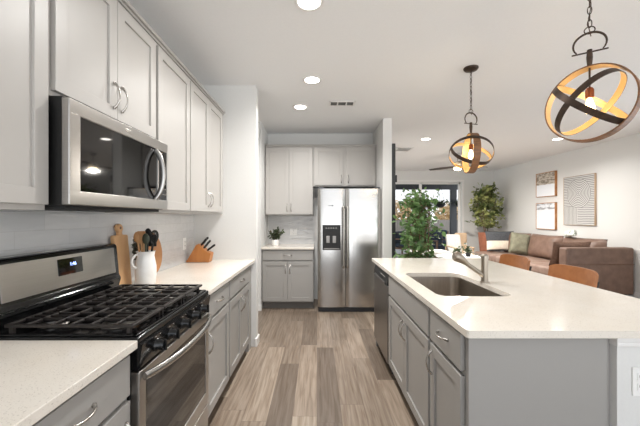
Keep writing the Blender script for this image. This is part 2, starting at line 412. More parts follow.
def vent(name, x0, x1, y0, y1, label, n, cols, hollow=False):
    t = thing(name, label, 'air vent', ((x0+x1)/2, (y0+y1)/2, CZ))
    bm = B()
    for a, b in (((x0,y0),(x1,y0+.022)), ((x0,y1-.022),(x1,y1)), ((x0,y0),(x0+.022,y1)), ((x1-.022,y0),(x1,y1))): box(bm, (a[0],a[1],CZ-.012), (b[0],b[1],CZ), .003)
    for k in range(1, cols):
        xc = x0+(x1-x0)*k/cols; box(bm, (xc-.008,y0,CZ-.012), (xc+.008,y1,CZ), .002)
    obj('frame', bm, M['trim'], t)
    bobj('duct_opening', (x0+.01,y0+.01,CZ-.002), (x1-.01,y1-.01,CZ), M['patio_dark'] if not hollow else M['cab_low'], t)
    bm = B()
    for k in range(n):
        yc = y0+.03+(y1-y0-.06)*k/(n-1)
        prism(bm, [(yc-.004,CZ-.010),(yc-.002,CZ-.011),(yc+.004,CZ-.003),(yc+.002,CZ-.002)], 'yz', x0+.015, x1-.015)
    tag(obj('louvre', bm, M['cab_low'] if not hollow else M['trim'], t), 'angled slats')
vent('ceiling_vent', .145, .46, 3.82, 3.98, 'rectangular white ceiling vent with dark slots over the aisle', 4, 3)
vent('return_vent', 1.60, 1.92, 6.40, 6.75, 'square white ceiling vent in the living room near the column', 5, 1, True)

# ceiling fan
fx, fy = 3.06, 7.0
t = thing('ceiling_fan', 'ceiling fan with dark blades and a small light, over the living room', 'fan', (fx, fy, CZ))
bm = B(); lathe(bm, [(.0,0),(.07,0),(.06,-.05),(.02,-.06),(0,-.06)], (fx,fy,CZ)); obj('canopy', bm, M['grey_cloth'], t)
bm = B(); tube(bm, [(fx,fy,CZ-.05),(fx,fy,CZ-.20)], .012); obj('rod', bm, M['nickel'], t)
bm = B(); lathe(bm, [(0,.09),(.05,.09),(.085,.06),(.09,0),(.06,-.02),(0,-.02)], (fx,fy,2.44)); obj('motor_housing', bm, M['grey_cloth'], t)
bm = B(); lathe(bm, [(0,0),(.075,0),(.07,-.03),(.04,-.05),(0,-.055)], (fx,fy,2.42)); obj('light_kit', bm, M['fan_lamp'], t)
l = bpy.data.lights.new('fan_lamp', 'AREA'); l.shape = 'DISK'; l.size = .15; l.energy = 58; l.color = (1, .95, .88)
lo = bpy.data.objects.new('fan_lamp', l); COL.objects.link(lo); lo.location = (0, 0, 2.355-CZ); lo.parent = t
for k in range(3):
    a = math.radians(8+120*k); bm = B()
    c = Vector((math.cos(a), math.sin(a), 0)); s_ = Vector((-math.sin(a), math.cos(a), 0))
    tb = bmesh.new(); rows = []
    for i in range(9):
        r = .09+.60*i/8; w = .045+.03*math.sin(PI*min(1, i/8*1.05)); w = w if i < 8 else .03
        p = Vector((fx,fy,2.452))+c*r
        rows.append([tb.verts.new(p-s_*w+Vector((0,0,-.008))), tb.verts.new(p+s_*w+Vector((0,0,.008))), tb.verts.new(p+s_*w+Vector((0,0,.016))), tb.verts.new(p-s_*w)])
    for i in range(8):
        for q in range(4): tb.faces.new((rows[i][q], rows[i][(q+1)%4], rows[i+1][(q+1)%4], rows[i+1][q]))
    tb.faces.new(rows[0]); tb.faces.new(rows[-1][::-1]); add(bm, tb)
    obj('blade', bm, M['blade'], t)

# ------------------------------------------------------------------ cabinet builders
class Face:
    """a vertical cabinet front: u runs along it, d outward from it, z up"""
    def __init__(s, kind, pos): s.k = kind; s.p = pos
    def P(s, u, d, z):
        if s.k == '+x': return (s.p+d, u, z)
        if s.k == '-x': return (s.p-d, u, z)
        return (u, s.p-d, z)
    def box(s, bm, u0, u1, d0, d1, z0, z1, bev=0): box(bm, s.P(u0,d0,z0), s.P(u1,d1,z1), bev)
    def tube(s, bm, pts, r, **k): tube(bm, [s.P(*p) for p in pts], r, **k)
def handle(F, u, z, vert, parent, L=.118):
    bm = B(); n = 13; pts = []; rs = []
    for i in range(n):
        q = -1+2*i/(n-1); d = .020+.004+.026*(1-q*q)**.8; a = q*L/2
        pts.append((u, d, z+a) if vert else (u+a, d, z)); rs.append(.0038+.0035*abs(q)**3)
    F.tube(bm, pts, rs, seg=8)
    for q in (-1, 1):
        a = q*L/2
        p0 = (u, .018, z+a) if vert else (u+a, .018, z); p1 = (p0[0], .027, p0[2]); F.tube(bm, [p0, p1], .0075, seg=10)
    return obj('handle', bm, M['nickel'], parent)
def shaker(F, u0, u1, z0, z1, parent, m, name='door', r=.058):
    bm = B(); e_ = .0015
    F.box(bm, u0, u0+r, 0, .020, z0, z1, e_); F.box(bm, u1-r, u1, 0, .020, z0, z1, e_)
    F.box(bm, u0+r-.002, u1-r+.002, 0, .020, z0, z0+r, e_); F.box(bm, u0+r-.002, u1-r+.002, 0, .020, z1-r, z1, e_)
    F.box(bm, u0+r-.004, u1-r+.004, 0, .010, z0+r-.004, z1-r+.004)
    return obj(name, bm, m, parent)
def slab(F, u0, u1, z0, z1, parent, m, name='drawer'):
    bm = B(); F.box(bm, u0, u1, 0, .020, z0, z1, .003); return obj(name, bm, m, parent)
def body(F, u0, u1, depth, z0, z1, parent, m, kick=True):
    bm = B(); F.box(bm, u0, u1, -depth, 0, z0, z1, .001)
    o = obj('body', bm, m, parent)
    if kick:
        bm = B(); F.box(bm, u0+.002, u1-.002, -depth+.02, -.07, 0, z0)
        obj('toe_kick', bm, M['kick'], parent)
    return o

FL = Face('+x', -.690)     # left base fronts
def base_cab(F, u0, u1, depth, label, m, drawer, doors, group=None, hd='r', drawer_handle=True, g=.012, zt=.885):
    c = F.P((u0+u1)/2, -depth/2, 0)
    t = thing('base_cabinet', label, 'cabinet', (c[0], c[1], 0), group)
    body(F, u0, u1, depth, .105, zt, t, m)
    if drawer:
        d = slab(F, u0+g, u1-g, .725, .868, t, m)
        if drawer_handle: handle(F, (u0+u1)/2, .80, False, d)
        top = .705
    else: top = .868
    if doors == 1:
        d = shaker(F, u0+g, u1-g, .122, top, t, m)
        handle(F, u1-g-.03 if hd == 'r' else u0+g+.03, top-.125, True, d)
    else:
        mid = (u0+u1)/2
        for a, b, hu in ((u0+g, mid-.002, mid-.032), (mid+.002, u1-g, mid+.032)):
            d = shaker(F, a, b, .122, top, t, m); handle(F, hu, top-.11, True, d)
    return t
G_L = 'grey base cabinets along the left wall'
base_cab(FL, .64, 1.168, .60, 'grey base cabinet nearest the camera under the white worktop, left of the stove', M['cab_low'], True, 1, G_L)
base_cab(FL, .10, .632, .60, 'grey base cabinet farther left along the near worktop, mostly out of view', M['cab_low'], True, 1, G_L)
base_cab(FL, 1.945, 2.468, .60, 'narrow grey base cabinet with one door just past the stove', M['cab_low'], True, 1, G_L, hd='l')
base_cab(FL, 2.472, 3.245, .60, 'wide grey two-door base cabinet at the end of the left run by the wall', M['cab_low'], True, 2, G_L)
bm = B(); FL.box(bm, 3.249, 3.378, -.60, 0, 0, .885)
tag(obj('filler_panel', bm, M['cab_low']), 'grey filler panel between the last left base cabinet and the wall', 'panel')
FB = Face('-y', 4.735)
base_cab(FB, -.808, -.050, .595, 'grey two-door base cabinet with one drawer beside the refrigerator', M['cab_low'], True, 2)
FI = Face('-x', .625)
G_I = 'grey cabinets along the island'
base_cab(FI, 1.80, 2.735, .56, 'wide grey sink cabinet with two doors in the island', M['cab_low'], False, 0, G_I) if False else None
def island_cab(u0, u1, label, ndoors):
    t = thing('island_cabinet', label, 'cabinet', (.90, (u0+u1)/2, 0), G_I)
    if ndoors == 2:
        bm = B(); FI.box(bm, u0, u1, -.02, 0, .105, .885); FI.box(bm, u0, u0+.018, -.56, -.02, .105, .885); FI.box(bm, u1-.018, u1, -.56, -.02, .105, .885)
        FI.box(bm, u0, u1, -.56, -.545, .105, .885); FI.box(bm, u0, u1, -.56, -.02, .105, .13); obj('body', bm, M['cab_low'], t)
        bm = B(); FI.box(bm, u0+.002, u1-.002, -.54, -.07, 0, .105); obj('toe_kick', bm, M['kick'], t)
    else: body(FI, u0, u1, .56, .105, .885, t, M['cab_low'])
    d = slab(FI, u0+.014, u1-.014, .712, .868, t, M['cab_low'])
    if ndoors == 1:
        handle(FI, (u0+u1)/2, .795, False, d)
        d = shaker(FI, u0+.014, u1-.014, .122, .692, t, M['cab_low']); handle(FI, u1-.046, .60, True, d)
    else:
        mid = (u0+u1)/2
        for a, b, hu in ((u0+.014, mid-.002, mid-.034), (mid+.002, u1-.014, mid+.034)):
            d = shaker(FI, a, b, .122, .692, t, M['cab_low']); handle(FI, hu, .575, True, d)
island_cab(1.742, 2.735, 'wide grey island cabinet with two doors under the sink', 2)
island_cab(1.345, 1.738, 'narrow grey island cabinet with a drawer and one door at the near end', 1)
tag(bobj('island_end_panel', (.622, 1.320, 0), (1.192, 1.342, .885), M['cab_low'], None, .002), 'large flat grey panel closing the near end of the island', 'panel')
tag(bobj('island_corner_strip', (1.192, 1.330, 0), (1.212, 1.36, .885), M['cab_low'], None, .002), 'slim grey strip between the island end panel and the white wall', 'panel')
bm = B(); box(bm, (1.212, 1.30, 0), (1.40, 3.42, .885), .002)
tag(obj('wall_island', bm, M['wall']), kind='structure')
bm = B(); box(bm, (1.204,1.290,.858), (1.408,3.43,.884), .003); box(bm, (1.208,1.294,.84), (1.404,3.425,.858), .003)
tag(obj('trim_1', bm, M['trim']), kind='structure')
bm = B(); box(bm, (1.206,1.288,0), (1.412,3.43,.09), .004)
tag(obj('baseboard_island', bm, M['trim']), kind='structure')
tag(bobj('island_back_panel', (.622, 3.39, 0), (1.212, 3.41, .885), M['cab_low'], None, .002), 'grey panel closing the far end of the island beyond the dishwasher', 'panel')
tag(bobj('island_rear_panel', (1.188, 1.364, 0), (1.21, 3.39, .885), M['cab_low']), 'grey rear panel behind the island cabinets', 'panel')

# dishwasher
t = thing('dishwasher', 'steel dishwasher with a dark control strip at the far end of the island', 'dishwasher', (.90, 3.06, 0))
bobj('body', (.640, 2.741, .02), (1.18, 3.385, .88), M['rubber'], t)
bm = B(); FI.box(bm, 2.745, 3.380, .0, .025, .105, .765, .004); obj('door', bm, M['steel_d'], t)
bm = B(); prism(bm, [(.625,.772),(.598,.775),(.600,.80),(.612,.87),(.625,.878)], 'xz', 2.745, 3.380, .002); cp = obj('control_panel', bm, M['blackm'], t)
bm = B(); FI.box(bm, 2.83, 3.295, .022, .040, .776, .792, .004); obj('handle', bm, M['steel_d'], t)
bm = B()
for k in range(7): FI.box(bm, 2.86+.03*k, 2.872+.03*k, .020, .0235, .826, .832)
tag(obj('indicator_marks', bm, M['grey_cloth'], cp), 'row of small pale marks')
bobj('toe_kick', (.68, 2.75, 0), (.70, 3.375, .10), M['blackm'], t)

# ------------------------------------------------------------------ worktops
def top_slab(name, x0, x1, y0, y1, label, bev=.003):
    return tag(bobj(name, (x0,y0,.885), (x1,y1,.915), M['quartz'], None, bev), label, 'worktop')
top_slab('worktop', -1.289, -.652, .05, 1.172, 'white quartz worktop nearest the camera, left of the stove')
top_slab('worktop', -1.289, -.652, 1.942, 3.379, 'white quartz worktop past the stove holding the jug and knife block')
top_slab('worktop', -.812, -.045, 4.69, 5.329, 'small white worktop beside the refrigerator holding the potted herb')
# island top with sink cut-out
SX0, SX1, SY0, SY1 = .692, 1.122, 1.815, 2.57
def rrect(x0, x1, y0, y1, r, n=6):
    out = []
    for cx, cy, a0 in ((x1-r,y1-r,0), (x0+r,y1-r,PI/2), (x0+r,y0+r,PI), (x1-r,y0+r,1.5*PI)):
        for k in range(n+1): a = a0+PI/2*k/n; out.append((cx+r*math.cos(a), cy+r*math.sin(a)))
    return out
bm = B()
def loop(pts, z):
    vs = [bm.verts.new((x,y,z)) for x,y in pts]; es = [bm.edges.new((vs[i], vs[(i+1)%len(vs)])) for i in range(len(vs))]; return vs, es
v1, e1 = loop(rrect(.592, 1.764, 1.268, 3.49, .012, 3), .915); v2, e2 = loop(rrect(SX0,SX1,SY0,SY1,.07), .915)
bmesh.ops.triangle_fill(bm, edges=e1+e2, use_beauty=True)
g_ = bmesh.ops.extrude_face_region(bm, geom=bm.faces[:])
for v in g_['geom']:
    if isinstance(v, bmesh.types.BMVert): v.co.z = .885
bmesh.ops.recalc_face_normals(bm, faces=bm.faces[:])
isl = tag(obj('island_worktop', bm, M['quartz']), 'large white quartz island worktop with the sink cut into it', 'worktop')
# sink
t = thing('sink', 'undermount steel sink bowl set in the island worktop', 'sink', (.895, 2.195, .885))
bm = B(); t2 = bmesh.new(); rings = []
for ins, z, r in ((-.012,.884,.08), (.0,.884,.07), (.004,.80,.066), (.008,.70,.062), (.02,.675,.055), (.045,.664,.05), (.15,.660,.03)):
    rings.append([t2.verts.new((x,y,z)) for x,y in rrect(SX0+ins,SX1-ins,SY0+ins,SY1-ins,r)])
for A, C_ in zip(rings, rings[1:]):
    n = len(A)
    for k in range(n): t2.faces.new((A[k],A[(k+1)%n],C_[(k+1)%n],C_[k]))
t2.faces.new(rings[-1]); add(bm, t2)
o = obj('bowl', bm, M['sink'], t)
sm = o.modifiers.new('thick', 'SOLIDIFY'); sm.thickness = .0015; sm.offset = -1
bm = B(); lathe(bm, [(0,.002),(.03,.002),(.045,.006),(.045,.0),(0,.0)], (.895,2.2,.6605)); obj('drain', bm, M['steel'], t)
# faucet
t = thing('faucet', 'brushed nickel pull-out kitchen faucet standing behind the sink', 'faucet', (1.143, 2.195, .915))
bm = B(); lathe(bm, [(0,0),(.030,0),(.030,.006),(.0225,.012),(.0225,.16),(.024,.165),(.024,.185),(.018,.192),(0,.193)], (1.143,2.195,.915)); obj('body', bm, M['faucet'], t)
bm = B(); tube(bm, [(1.143,2.195,.955),(1.10,2.195,.987),(1.01,2.195,1.052)], [.016,.0155,.015], seg=16); sp_ = obj('spout', bm, M['faucet'], t)
bm = B(); tube(bm, [(1.02,2.195,1.045),(.995,2.195,1.066),(.965,2.195,1.086),(.945,2.195,1.096),(.930,2.195,1.100)], [.016,.024,.034,.034,.022], seg=18); obj('spray_head', bm, M['faucet'], sp_)
bm = B(); tube(bm, [(1.135,2.195,1.085),(1.10,2.20,1.105),(1.055,2.205,1.125)], [.007,.006,.005], seg=8); obj('lever', bm, M['faucet'], t)
bm = B(); lathe(bm, [(0,0),(.016,0),(.018,.004),(.010,.010),(0,.011)], (1.143,1.99,.915)); tag(obj('hole_cap', bm, M['faucet']), 'small round nickel cap on the island worktop near the faucet', 'cap') if False else bm.free()

# ------------------------------------------------------------------ wall cabinets
G_U = 'light grey wall cabinets along the left wall'
FU = Face('+x', -.985)
def upper(F, u0, u1, z0, z1, depth, label, ndoors, group, hz=None, hside='l', g=.007, crown=True, gm=.0015):
    c = F.P((u0+u1)/2, -depth/2, 0)
    t = thing('wall_cabinet', label, 'cabinet', (c[0], c[1], z0), group)
    bm = B(); F.box(bm, u0, u1, -depth, 0, z0, z1, .001); obj('body', bm, M['cab'], t)
    zb = z0+.020; ztp = z1-.022
    hz = hz or zb+.105
    if ndoors == 1:
        d = shaker(F, u0+g, u1-g, zb, ztp, t, M['cab']); handle(F, (u0+g+.03) if hside == 'l' else (u1-g-.03), hz, True, d)
    else:
        mid = (u0+u1)/2
        for a, b, hu in ((u0+g, mid-gm, mid-gm-.029), (mid+gm, u1-g, mid+gm+.029)):
            d = shaker(F, a, b, zb, ztp, t, M['cab']); handle(F, hu, hz, True, d)
    return t
upper(FU, .56, 1.165, 1.388, 2.43, .303, 'light grey wall cabinet nearest the camera, left of the microwave', 1, G_U)
upper(FU, 1.169, 1.950, 1.812, 2.43, .303, 'two-door light grey wall cabinet above the microwave', 2, G_U, hz=1.94, g=.020)
upper(FU, 1.954, 2.455, 1.388, 2.43, .303, 'single-door light grey wall cabinet just right of the microwave', 1, G_U)
upper(FU, 2.459, 3.30, 1.388, 2.43, .303, 'two-door light grey wall cabinet at the far end by the wall', 2, G_U, hz=1.515)
tag(bobj('cabinet_filler', (-1.29, 3.304, 1.388), (-.987, 3.378, 2.43), M['cab']), 'light grey filler beside the last wall cabinet and the wall', 'panel')
def crown(name, F, u0, u1, z, label):
    bm = B()
    F.box(bm, u0, u1, -.30, .010, z+.009, z+.022, .002); F.box(bm, u0, u1, -.30, .024, z+.022, z+.040, .004)
    tag(obj(name, bm, M['cab']), label, 'moulding')
crown('crown_moulding', FU, .56, 3.378, 2.422, 'grey crown moulding along the top of the left wall cabinets')
FUB = Face('-y', 5.020)
upper(FUB, -.805, -.062, 1.385, 2.452, .318, 'tall light grey two-door wall cabinet over the small nook worktop', 2, 'wall cabinets in the refrigerator nook', hz=1.50)
upper(FUB, -.058, .922, 1.835, 2.452, .318, 'short light grey two-door wall cabinet above the refrigerator', 2, 'wall cabinets in the refrigerator nook', hz=1.945, g=.024, gm=.025)
crown('crown_moulding', FUB, -.808, .922, 2.444, 'thin grey moulding along the top of the nook wall cabinets')

# ------------------------------------------------------------------ microwave
t = thing('microwave', 'steel over-the-range microwave with dark window, above the stove', 'microwave', (-1.10, 1.56, 1.40))
MY0, MY1 = 1.170, 1.946
bobj('body', (-1.288, MY0+.004, 1.405), (-.930, MY1-.004, 1.806), M['black_case'], t, .002)
FM = Face('+x', -.930)
DY = 1.835   # door / control split
bm = B(); FM.box(bm, MY0, DY, .0, .030, 1.745, 1.800, .004); FM.box(bm, MY0, DY, 0, .030, 1.408, 1.462, .004)
FM.box(bm, MY0, MY0+.058, 0, .030, 1.455, 1.75, .004); FM.box(bm, DY-.012, DY, 0, .030, 1.455, 1.75, .002)
dr = obj('door', bm, M['steel_h'], t)
bobj('window', (-.930, MY0+.05, 1.455), (-.906, DY-.006, 1.752), M['bglass'], dr)
bm = B(); n=15; pts=[]; rs=[]
for i in range(n):
    q=-1+2*i/(n-1); pts.append((-.900+.042*(1-q*q)**.75, 1.795, 1.60+.135*q)); rs.append(.009)
tube(bm, pts, rs, seg=12, flat=1.6); obj('handle', bm, M['steel_h'], dr)
bm = B(); FM.box(bm, DY+.002, MY1, .0, .028, 1.745, 1.800, .004); FM.box(bm, DY+.002, MY1, 0, .028, 1.408, 1.462, .004); FM.box(bm, MY1-.012, MY1, 0, .028, 1.455, 1.75, .002)
cp = obj('control_frame', bm, M['steel_h'], t)
bobj('control_glass', (-.930, DY+.002, 1.455), (-.904, MY1-.010, 1.752), M['bglass'], cp)
for r_ in range(6):
    for c_ in range(3):
        bm = B(); FM.box(bm, DY+.022+c_*.026, DY+.036+c_*.026, .0258, .0266, 1.49+r_*.032, 1.497+r_*.032); obj('key_mark', bm, M['steel_d'], cp)
bobj('vent_grille', (-1.25, MY0+.03, 1.392), (-.94, MY1-.03, 1.406), M['rubber'], t, .003)
bm = B(); tb = bmesh.new(); bmesh.ops.create_uvsphere(tb, u_segments=14, v_segments=6, radius=1)
for v in tb.verts: v.co = Vector((-.8995+v.co.x*.0012, 1.535+v.co.y*.024, 1.774+v.co.z*.008))
add(bm, tb); tag(obj('badge', bm, M['nickel'], dr), 'small pale oval maker badge')

# ------------------------------------------------------------------ range
t = thing('stove', 'black and steel gas range with five front knobs between the worktops', 'stove', (-.97, 1.557, 0))
RY0, RY1 = 1.178, 1.938
bm = B(); box(bm, (-1.285,RY0,.03), (-.685,RY1,.895), .003); obj('body', bm, M['blackm'], t)
for x in (-1.2,-.76):
    for y in (RY0+.05, RY1-.05):
        bm = B(); lathe(bm, [(0,0),(.02,0),(.02,.03),(0,.03)], (x,y,0), 12); obj('foot', bm, M['rubber'], t)
bm = B(); box(bm, (-1.25,RY0+.0,.895), (-.652,RY1,.922), .006); box(bm, (-1.25,RY0+.012,.920),(-.665,RY0+.03,.928),.003); box(bm, (-1.25,RY1-.03,.920),(-.665,RY1-.012,.928),.003); box(bm,(-.685,RY0+.012,.920),(-.664,RY1-.012,.928),.003)
obj('cooktop', bm, M['black'], t)
bm = B(); prism(bm, [(-.69,.80),(-.655,.80),(-.640,.895),(-.69,.905)], 'xz', RY0, RY1, .003); kp = obj('knob_panel', bm, M['black'], t)
for ky in (1.30,1.42,1.555,1.69,1.81):
    for dy in (-.020, .016):
        bobj('knob_mark', (-.6485,ky+dy,.8855), (-.6405,ky+dy+.006,.8875), M['grey_cloth'], kp)
for ky in (1.30,1.42,1.555,1.69,1.81):
    bm = B(); lathe(bm, [(0,0),(.027,0),(.027,.006),(.022,.010),(.021,.030),(.018,.034),(0,.034)], (-.648,ky,.848), 22, 'X')
    box(bm, (-.622,ky-.004,.826), (-.606,ky+.004,.870), .002); obj('knob', bm, M['black'], t)
FR = Face('+x', -.685)
bm = B(); z0, z1 = .255, .792
FR.box(bm, RY0+.003, RY0+.050, 0, .034, z0, z1, .004); FR.box(bm, RY1-.050, RY1-.003, 0, .034, z0, z1, .004)
FR.box(bm, RY0+.045, RY1-.045, 0, .034, z0, z0+.075, .003); FR.box(bm, RY0+.045, RY1-.045, 0, .034, z1-.045, z1, .003)
od = obj('oven_door', bm, M['steel_h'], t)
bobj('oven_window', (-.685, RY0+.042, z0+.07), (-.655, RY1-.042, z1-.04), M['bglass'], od)
bm = B(); pts=[]; n=17
for i in range(n):
    q=-1+2*i/(n-1); pts.append((-.640+.052*(1-abs(q)**2.6), 1.557+.362*q, .772))
tube(bm, pts, .0125, seg=12, flat=1.25); obj('handle', bm, M['steel'], od)
bm = B(); FR.box(bm, RY0+.003, RY1-.003, 0, .032, .06, .245, .005); obj('drawer', bm, M['steel_h'], t)
# backguard
bm = B(); prism(bm, [(-1.288,.90),(-1.205,.90),(-1.178,1.00),(-1.190,1.02),(-1.206,1.192),(-1.220,1.203),(-1.288,1.203)], 'xz', RY0-.002, RY1+.002, .004)
bg = obj('backguard', bm, M['black'], t)
def slope(z): return -1.190-(z-1.02)*.016/.172
bm = B(); tb = bmesh.new()
vs = []
for zz, off in ((1.035,0),(1.180,0)):
    for yy in (RY0+.035, RY1-.035): vs.append((slope(zz)+off, yy, zz))
for o_ in (.004, -.004):
    pass
prism(bm, [(slope(1.035)-.004,1.035),(slope(1.035)+.004,1.035),(slope(1.18)+.004,1.18),(slope(1.18)-.004,1.18)], 'xz', RY0+.035, RY1-.035, .0015); tb.free()
obj('steel_fascia', bm, M['steel_h'], bg)
zA, zB = 1.088, 1.165
bm = B(); prism(bm, [(slope(zA)-.001,zA),(slope(zA)+.007,zA),(slope(zB)+.007,zB),(slope(zB)-.001,zB)], 'xz', 1.485, 1.640, .0015)
dp = obj('clock_display', bm, M['bglass'], bg)
def text(s, name, size, m, parent, loc, rot, extr=.0004):
    c = bpy.data.curves.new(name, 'FONT'); c.body = s; c.size = size; c.extrude = extr; c.align_x = 'CENTER'; c.align_y = 'CENTER'
    o = bpy.data.objects.new(name, c); dg = bpy.context.evaluated_depsgraph_get()
    COL.objects.link(o); dg.update(); me = bpy.data.meshes.new_from_object(o.evaluated_get(dg)); bpy.data.objects.remove(o); me.materials.append(m)
    n_ = bpy.data.objects.new(name, me); COL.objects.link(n_); n_.parent = parent; n_.location = Vector(loc)-wpos(parent); n_.rotation_euler = rot; return n_
text('1:46', 'clock_digits', .024, M['lcd'], dp, (slope(1.135)+.0079, 1.575, 1.135), (math.radians(90-5), 0, PI/2))
# burners and grates
for bx_, by_, r_ in ((-.82,1.33,.045),(-1.09,1.33,.036),(-.955,1.558,.05),(-.82,1.79,.040),(-1.09,1.79,.036)):
    bm = B(); lathe(bm, [(0,0),(r_+.02,0),(r_+.015,.008),(r_,.010),(r_,.018),(0,.018)], (bx_,by_,.921)); bu = obj('burner', bm, M['steel_d'], t)
    bm = B(); lathe(bm, [(0,0),(r_*.85,0),(r_*.9,.004),(r_*.8,.009),(0,.010)], (bx_,by_,.939)); obj('burner_cap', bm, M['blackm'], bu)
gys = [(1.198,1.440),(1.446,1.670),(1.676,1.918)]
GX0, GX1 = -1.165, -.685
for y0, y1 in gys:
    bm = B(); zt = .962; h = .012
    def bar(a, b, w=.011, zz=zt): # flat-topped bar
        a = Vector((a[0],a[1],0)); b = Vector((b[0],b[1],0)); d = (b-a).normalized(); s_ = Vector((-d.y,d.x,0))*w/2
        tb = bmesh.new(); q = [a-s_, b-s_, b+s_, a+s_]
        lo_ = [tb.verts.new((p.x,p.y,zz-h)) for p in q]; hi_ = [tb.verts.new((p.x,p.y,zz)) for p in q]
        tb.faces.new(lo_[::-1]); tb.faces.new(hi_)
        for k in range(4): tb.faces.new((lo_[k], lo_[(k+1)%4], hi_[(k+1)%4], hi_[k]))
        bmesh.ops.bevel(tb, geom=tb.edges[:], offset=.002, segments=1, affect='EDGES'); add(bm, tb)
    bar((GX1-.008,y0),(GX1-.008,y1),.020); bar((GX0+.006,y0),(GX0+.006,y1),.014)
    bar((GX0,y0+.006),(GX1,y0+.006),.013); bar((GX0,y1-.006),(GX1,y1-.006),.013)
    ym = (y0+y1)/2; w3 = (y1-y0)
    bar((GX0,y0+w3*.34),(GX1,y0+w3*.34)); bar((GX0,y0+w3*.66),(GX1,y0+w3*.66)); bar((GX0,ym),(GX0+.16,ym)); bar((GX1-.16,ym),(GX1,ym))
    for xx in (GX0+.075, GX0+.165, (GX0+GX1)/2, GX1-.165, GX1-.075): bar((xx,y0),(xx,y1))
    for xx in (GX0+.02, GX1-.02):
        for yy in (y0+.012, y1-.012): box(bm, (xx-.007,yy-.007,.922), (xx+.007,yy+.007,.955), .001)
    obj('grate', bm, M['iron'], t)

# ------------------------------------------------------------------ refrigerator
t = thing('refrigerator', 'stainless side-by-side refrigerator with ice dispenser in the nook', 'refrigerator', (.46, 4.95, 0))
bobj('body', (.010, 4.665, .035), (.912, 5.30, 1.765), M['patio_dark'], t, .004)
def fdoor(name, x0, x1):
    bm = B(); tb = bmesh.new(); n = 11; F_, K_ = [], []
    for i in range(n):
        q = i/(n-1); x = x0+(x1-x0)*q; bul = .012*(1-(2*q-1)**2) - (.012 if i in (0,n-1) else 0)
        F_.append((x, 4.580-bul)); 
    poly = F_ + [(x1, 4.655), (x0, 4.655)]
    tb.free(); prism(bm, poly, 'xy', .075, 1.762, .004)
    return obj(name, bm, M['steel'], t)
fd = fdoor('freezer_door', .010, .402); rd = fdoor('fridge_door', .408, .912)
def fhandle(x, par):
    bm = B(); tube(bm, [(x,4.580,.64),(x,4.535,.65),(x,4.528,.68),(x,4.526,1.05),(x,4.528,1.46),(x,4.535,1.49),(x,4.580,1.50)], .016, seg=14); obj('handle', bm, M['nickel'], par)
fhandle(.378, fd); fhandle(.432, rd)
bm = B(); 
for a, b in (((.080,.89),(.092,1.245)), ((.322,.89),(.334,1.245)), ((.08,1.155),(.334,1.245)), ((.08,.89),(.334,.905))): box(bm, (a[0],4.560,a[1]), (b[0],4.578,b[1]), .002)
dsp = obj('dispenser', bm, M['black_case'], fd)
bobj('dispenser_recess', (.090,4.5645,.90), (.324,4.5715,1.16), M['blackm'], dsp)
for x in (.155,.245):
    bm = B(); box(bm, (x-.025,4.556,.99), (x+.025,4.565,1.09), .004); obj('paddle', bm, M['steel_d'], dsp)
bm = B()
for k in range(5): box(bm, (.125+.035*k,4.5585,1.195), (.137+.035*k,4.5605,1.207))
tag(obj('button_marks', bm, M['grey_cloth'], dsp), 'row of small pale button marks')
bobj('tray', (.095,4.548,.902), (.319,4.566,.915), M['steel_d'], dsp, .002)
bm = B(); box(bm, (.165,4.565,1.515), (.195,4.5685,1.523)); box(bm, (.205,4.565,1.512), (.230,4.5685,1.526)); tag(obj('badge', bm, M['patio_dark'], fd), 'small dark maker mark')
bm = B(); box(bm, (.79,4.563,1.655), (.85,4.568,1.668), .001); tag(obj('badge', bm, M['plastic'], rd), 'small pale mark at the upper corner')
bobj('toe_grille', (.02,4.62,.0), (.90,4.68,.07), M['patio_dark'], t, .003)
bm = B(); box(bm, (.02,4.60,1.764), (.10,4.70,1.785), .003); box(bm, (.82,4.60,1.764), (.90,4.70,1.785), .003); obj('hinge_cover', bm, M['patio_dark'], t)

# dark barn-style door edge beside the column
t = thing('sliding_door_leaf', 'tall dark door leaf standing edge-on beside the white column', 'door', (1.09, 5.05, 0))
bobj('leaf', (1.066, 4.60, .01), (1.122, 5.50, 2.41), M['dark_door'], t, .003)
bm = B(); box(bm, (1.122, 4.62, 1.86), (1.150, 4.66, 1.96), .004); obj('latch', bm, M['blackm'], t)

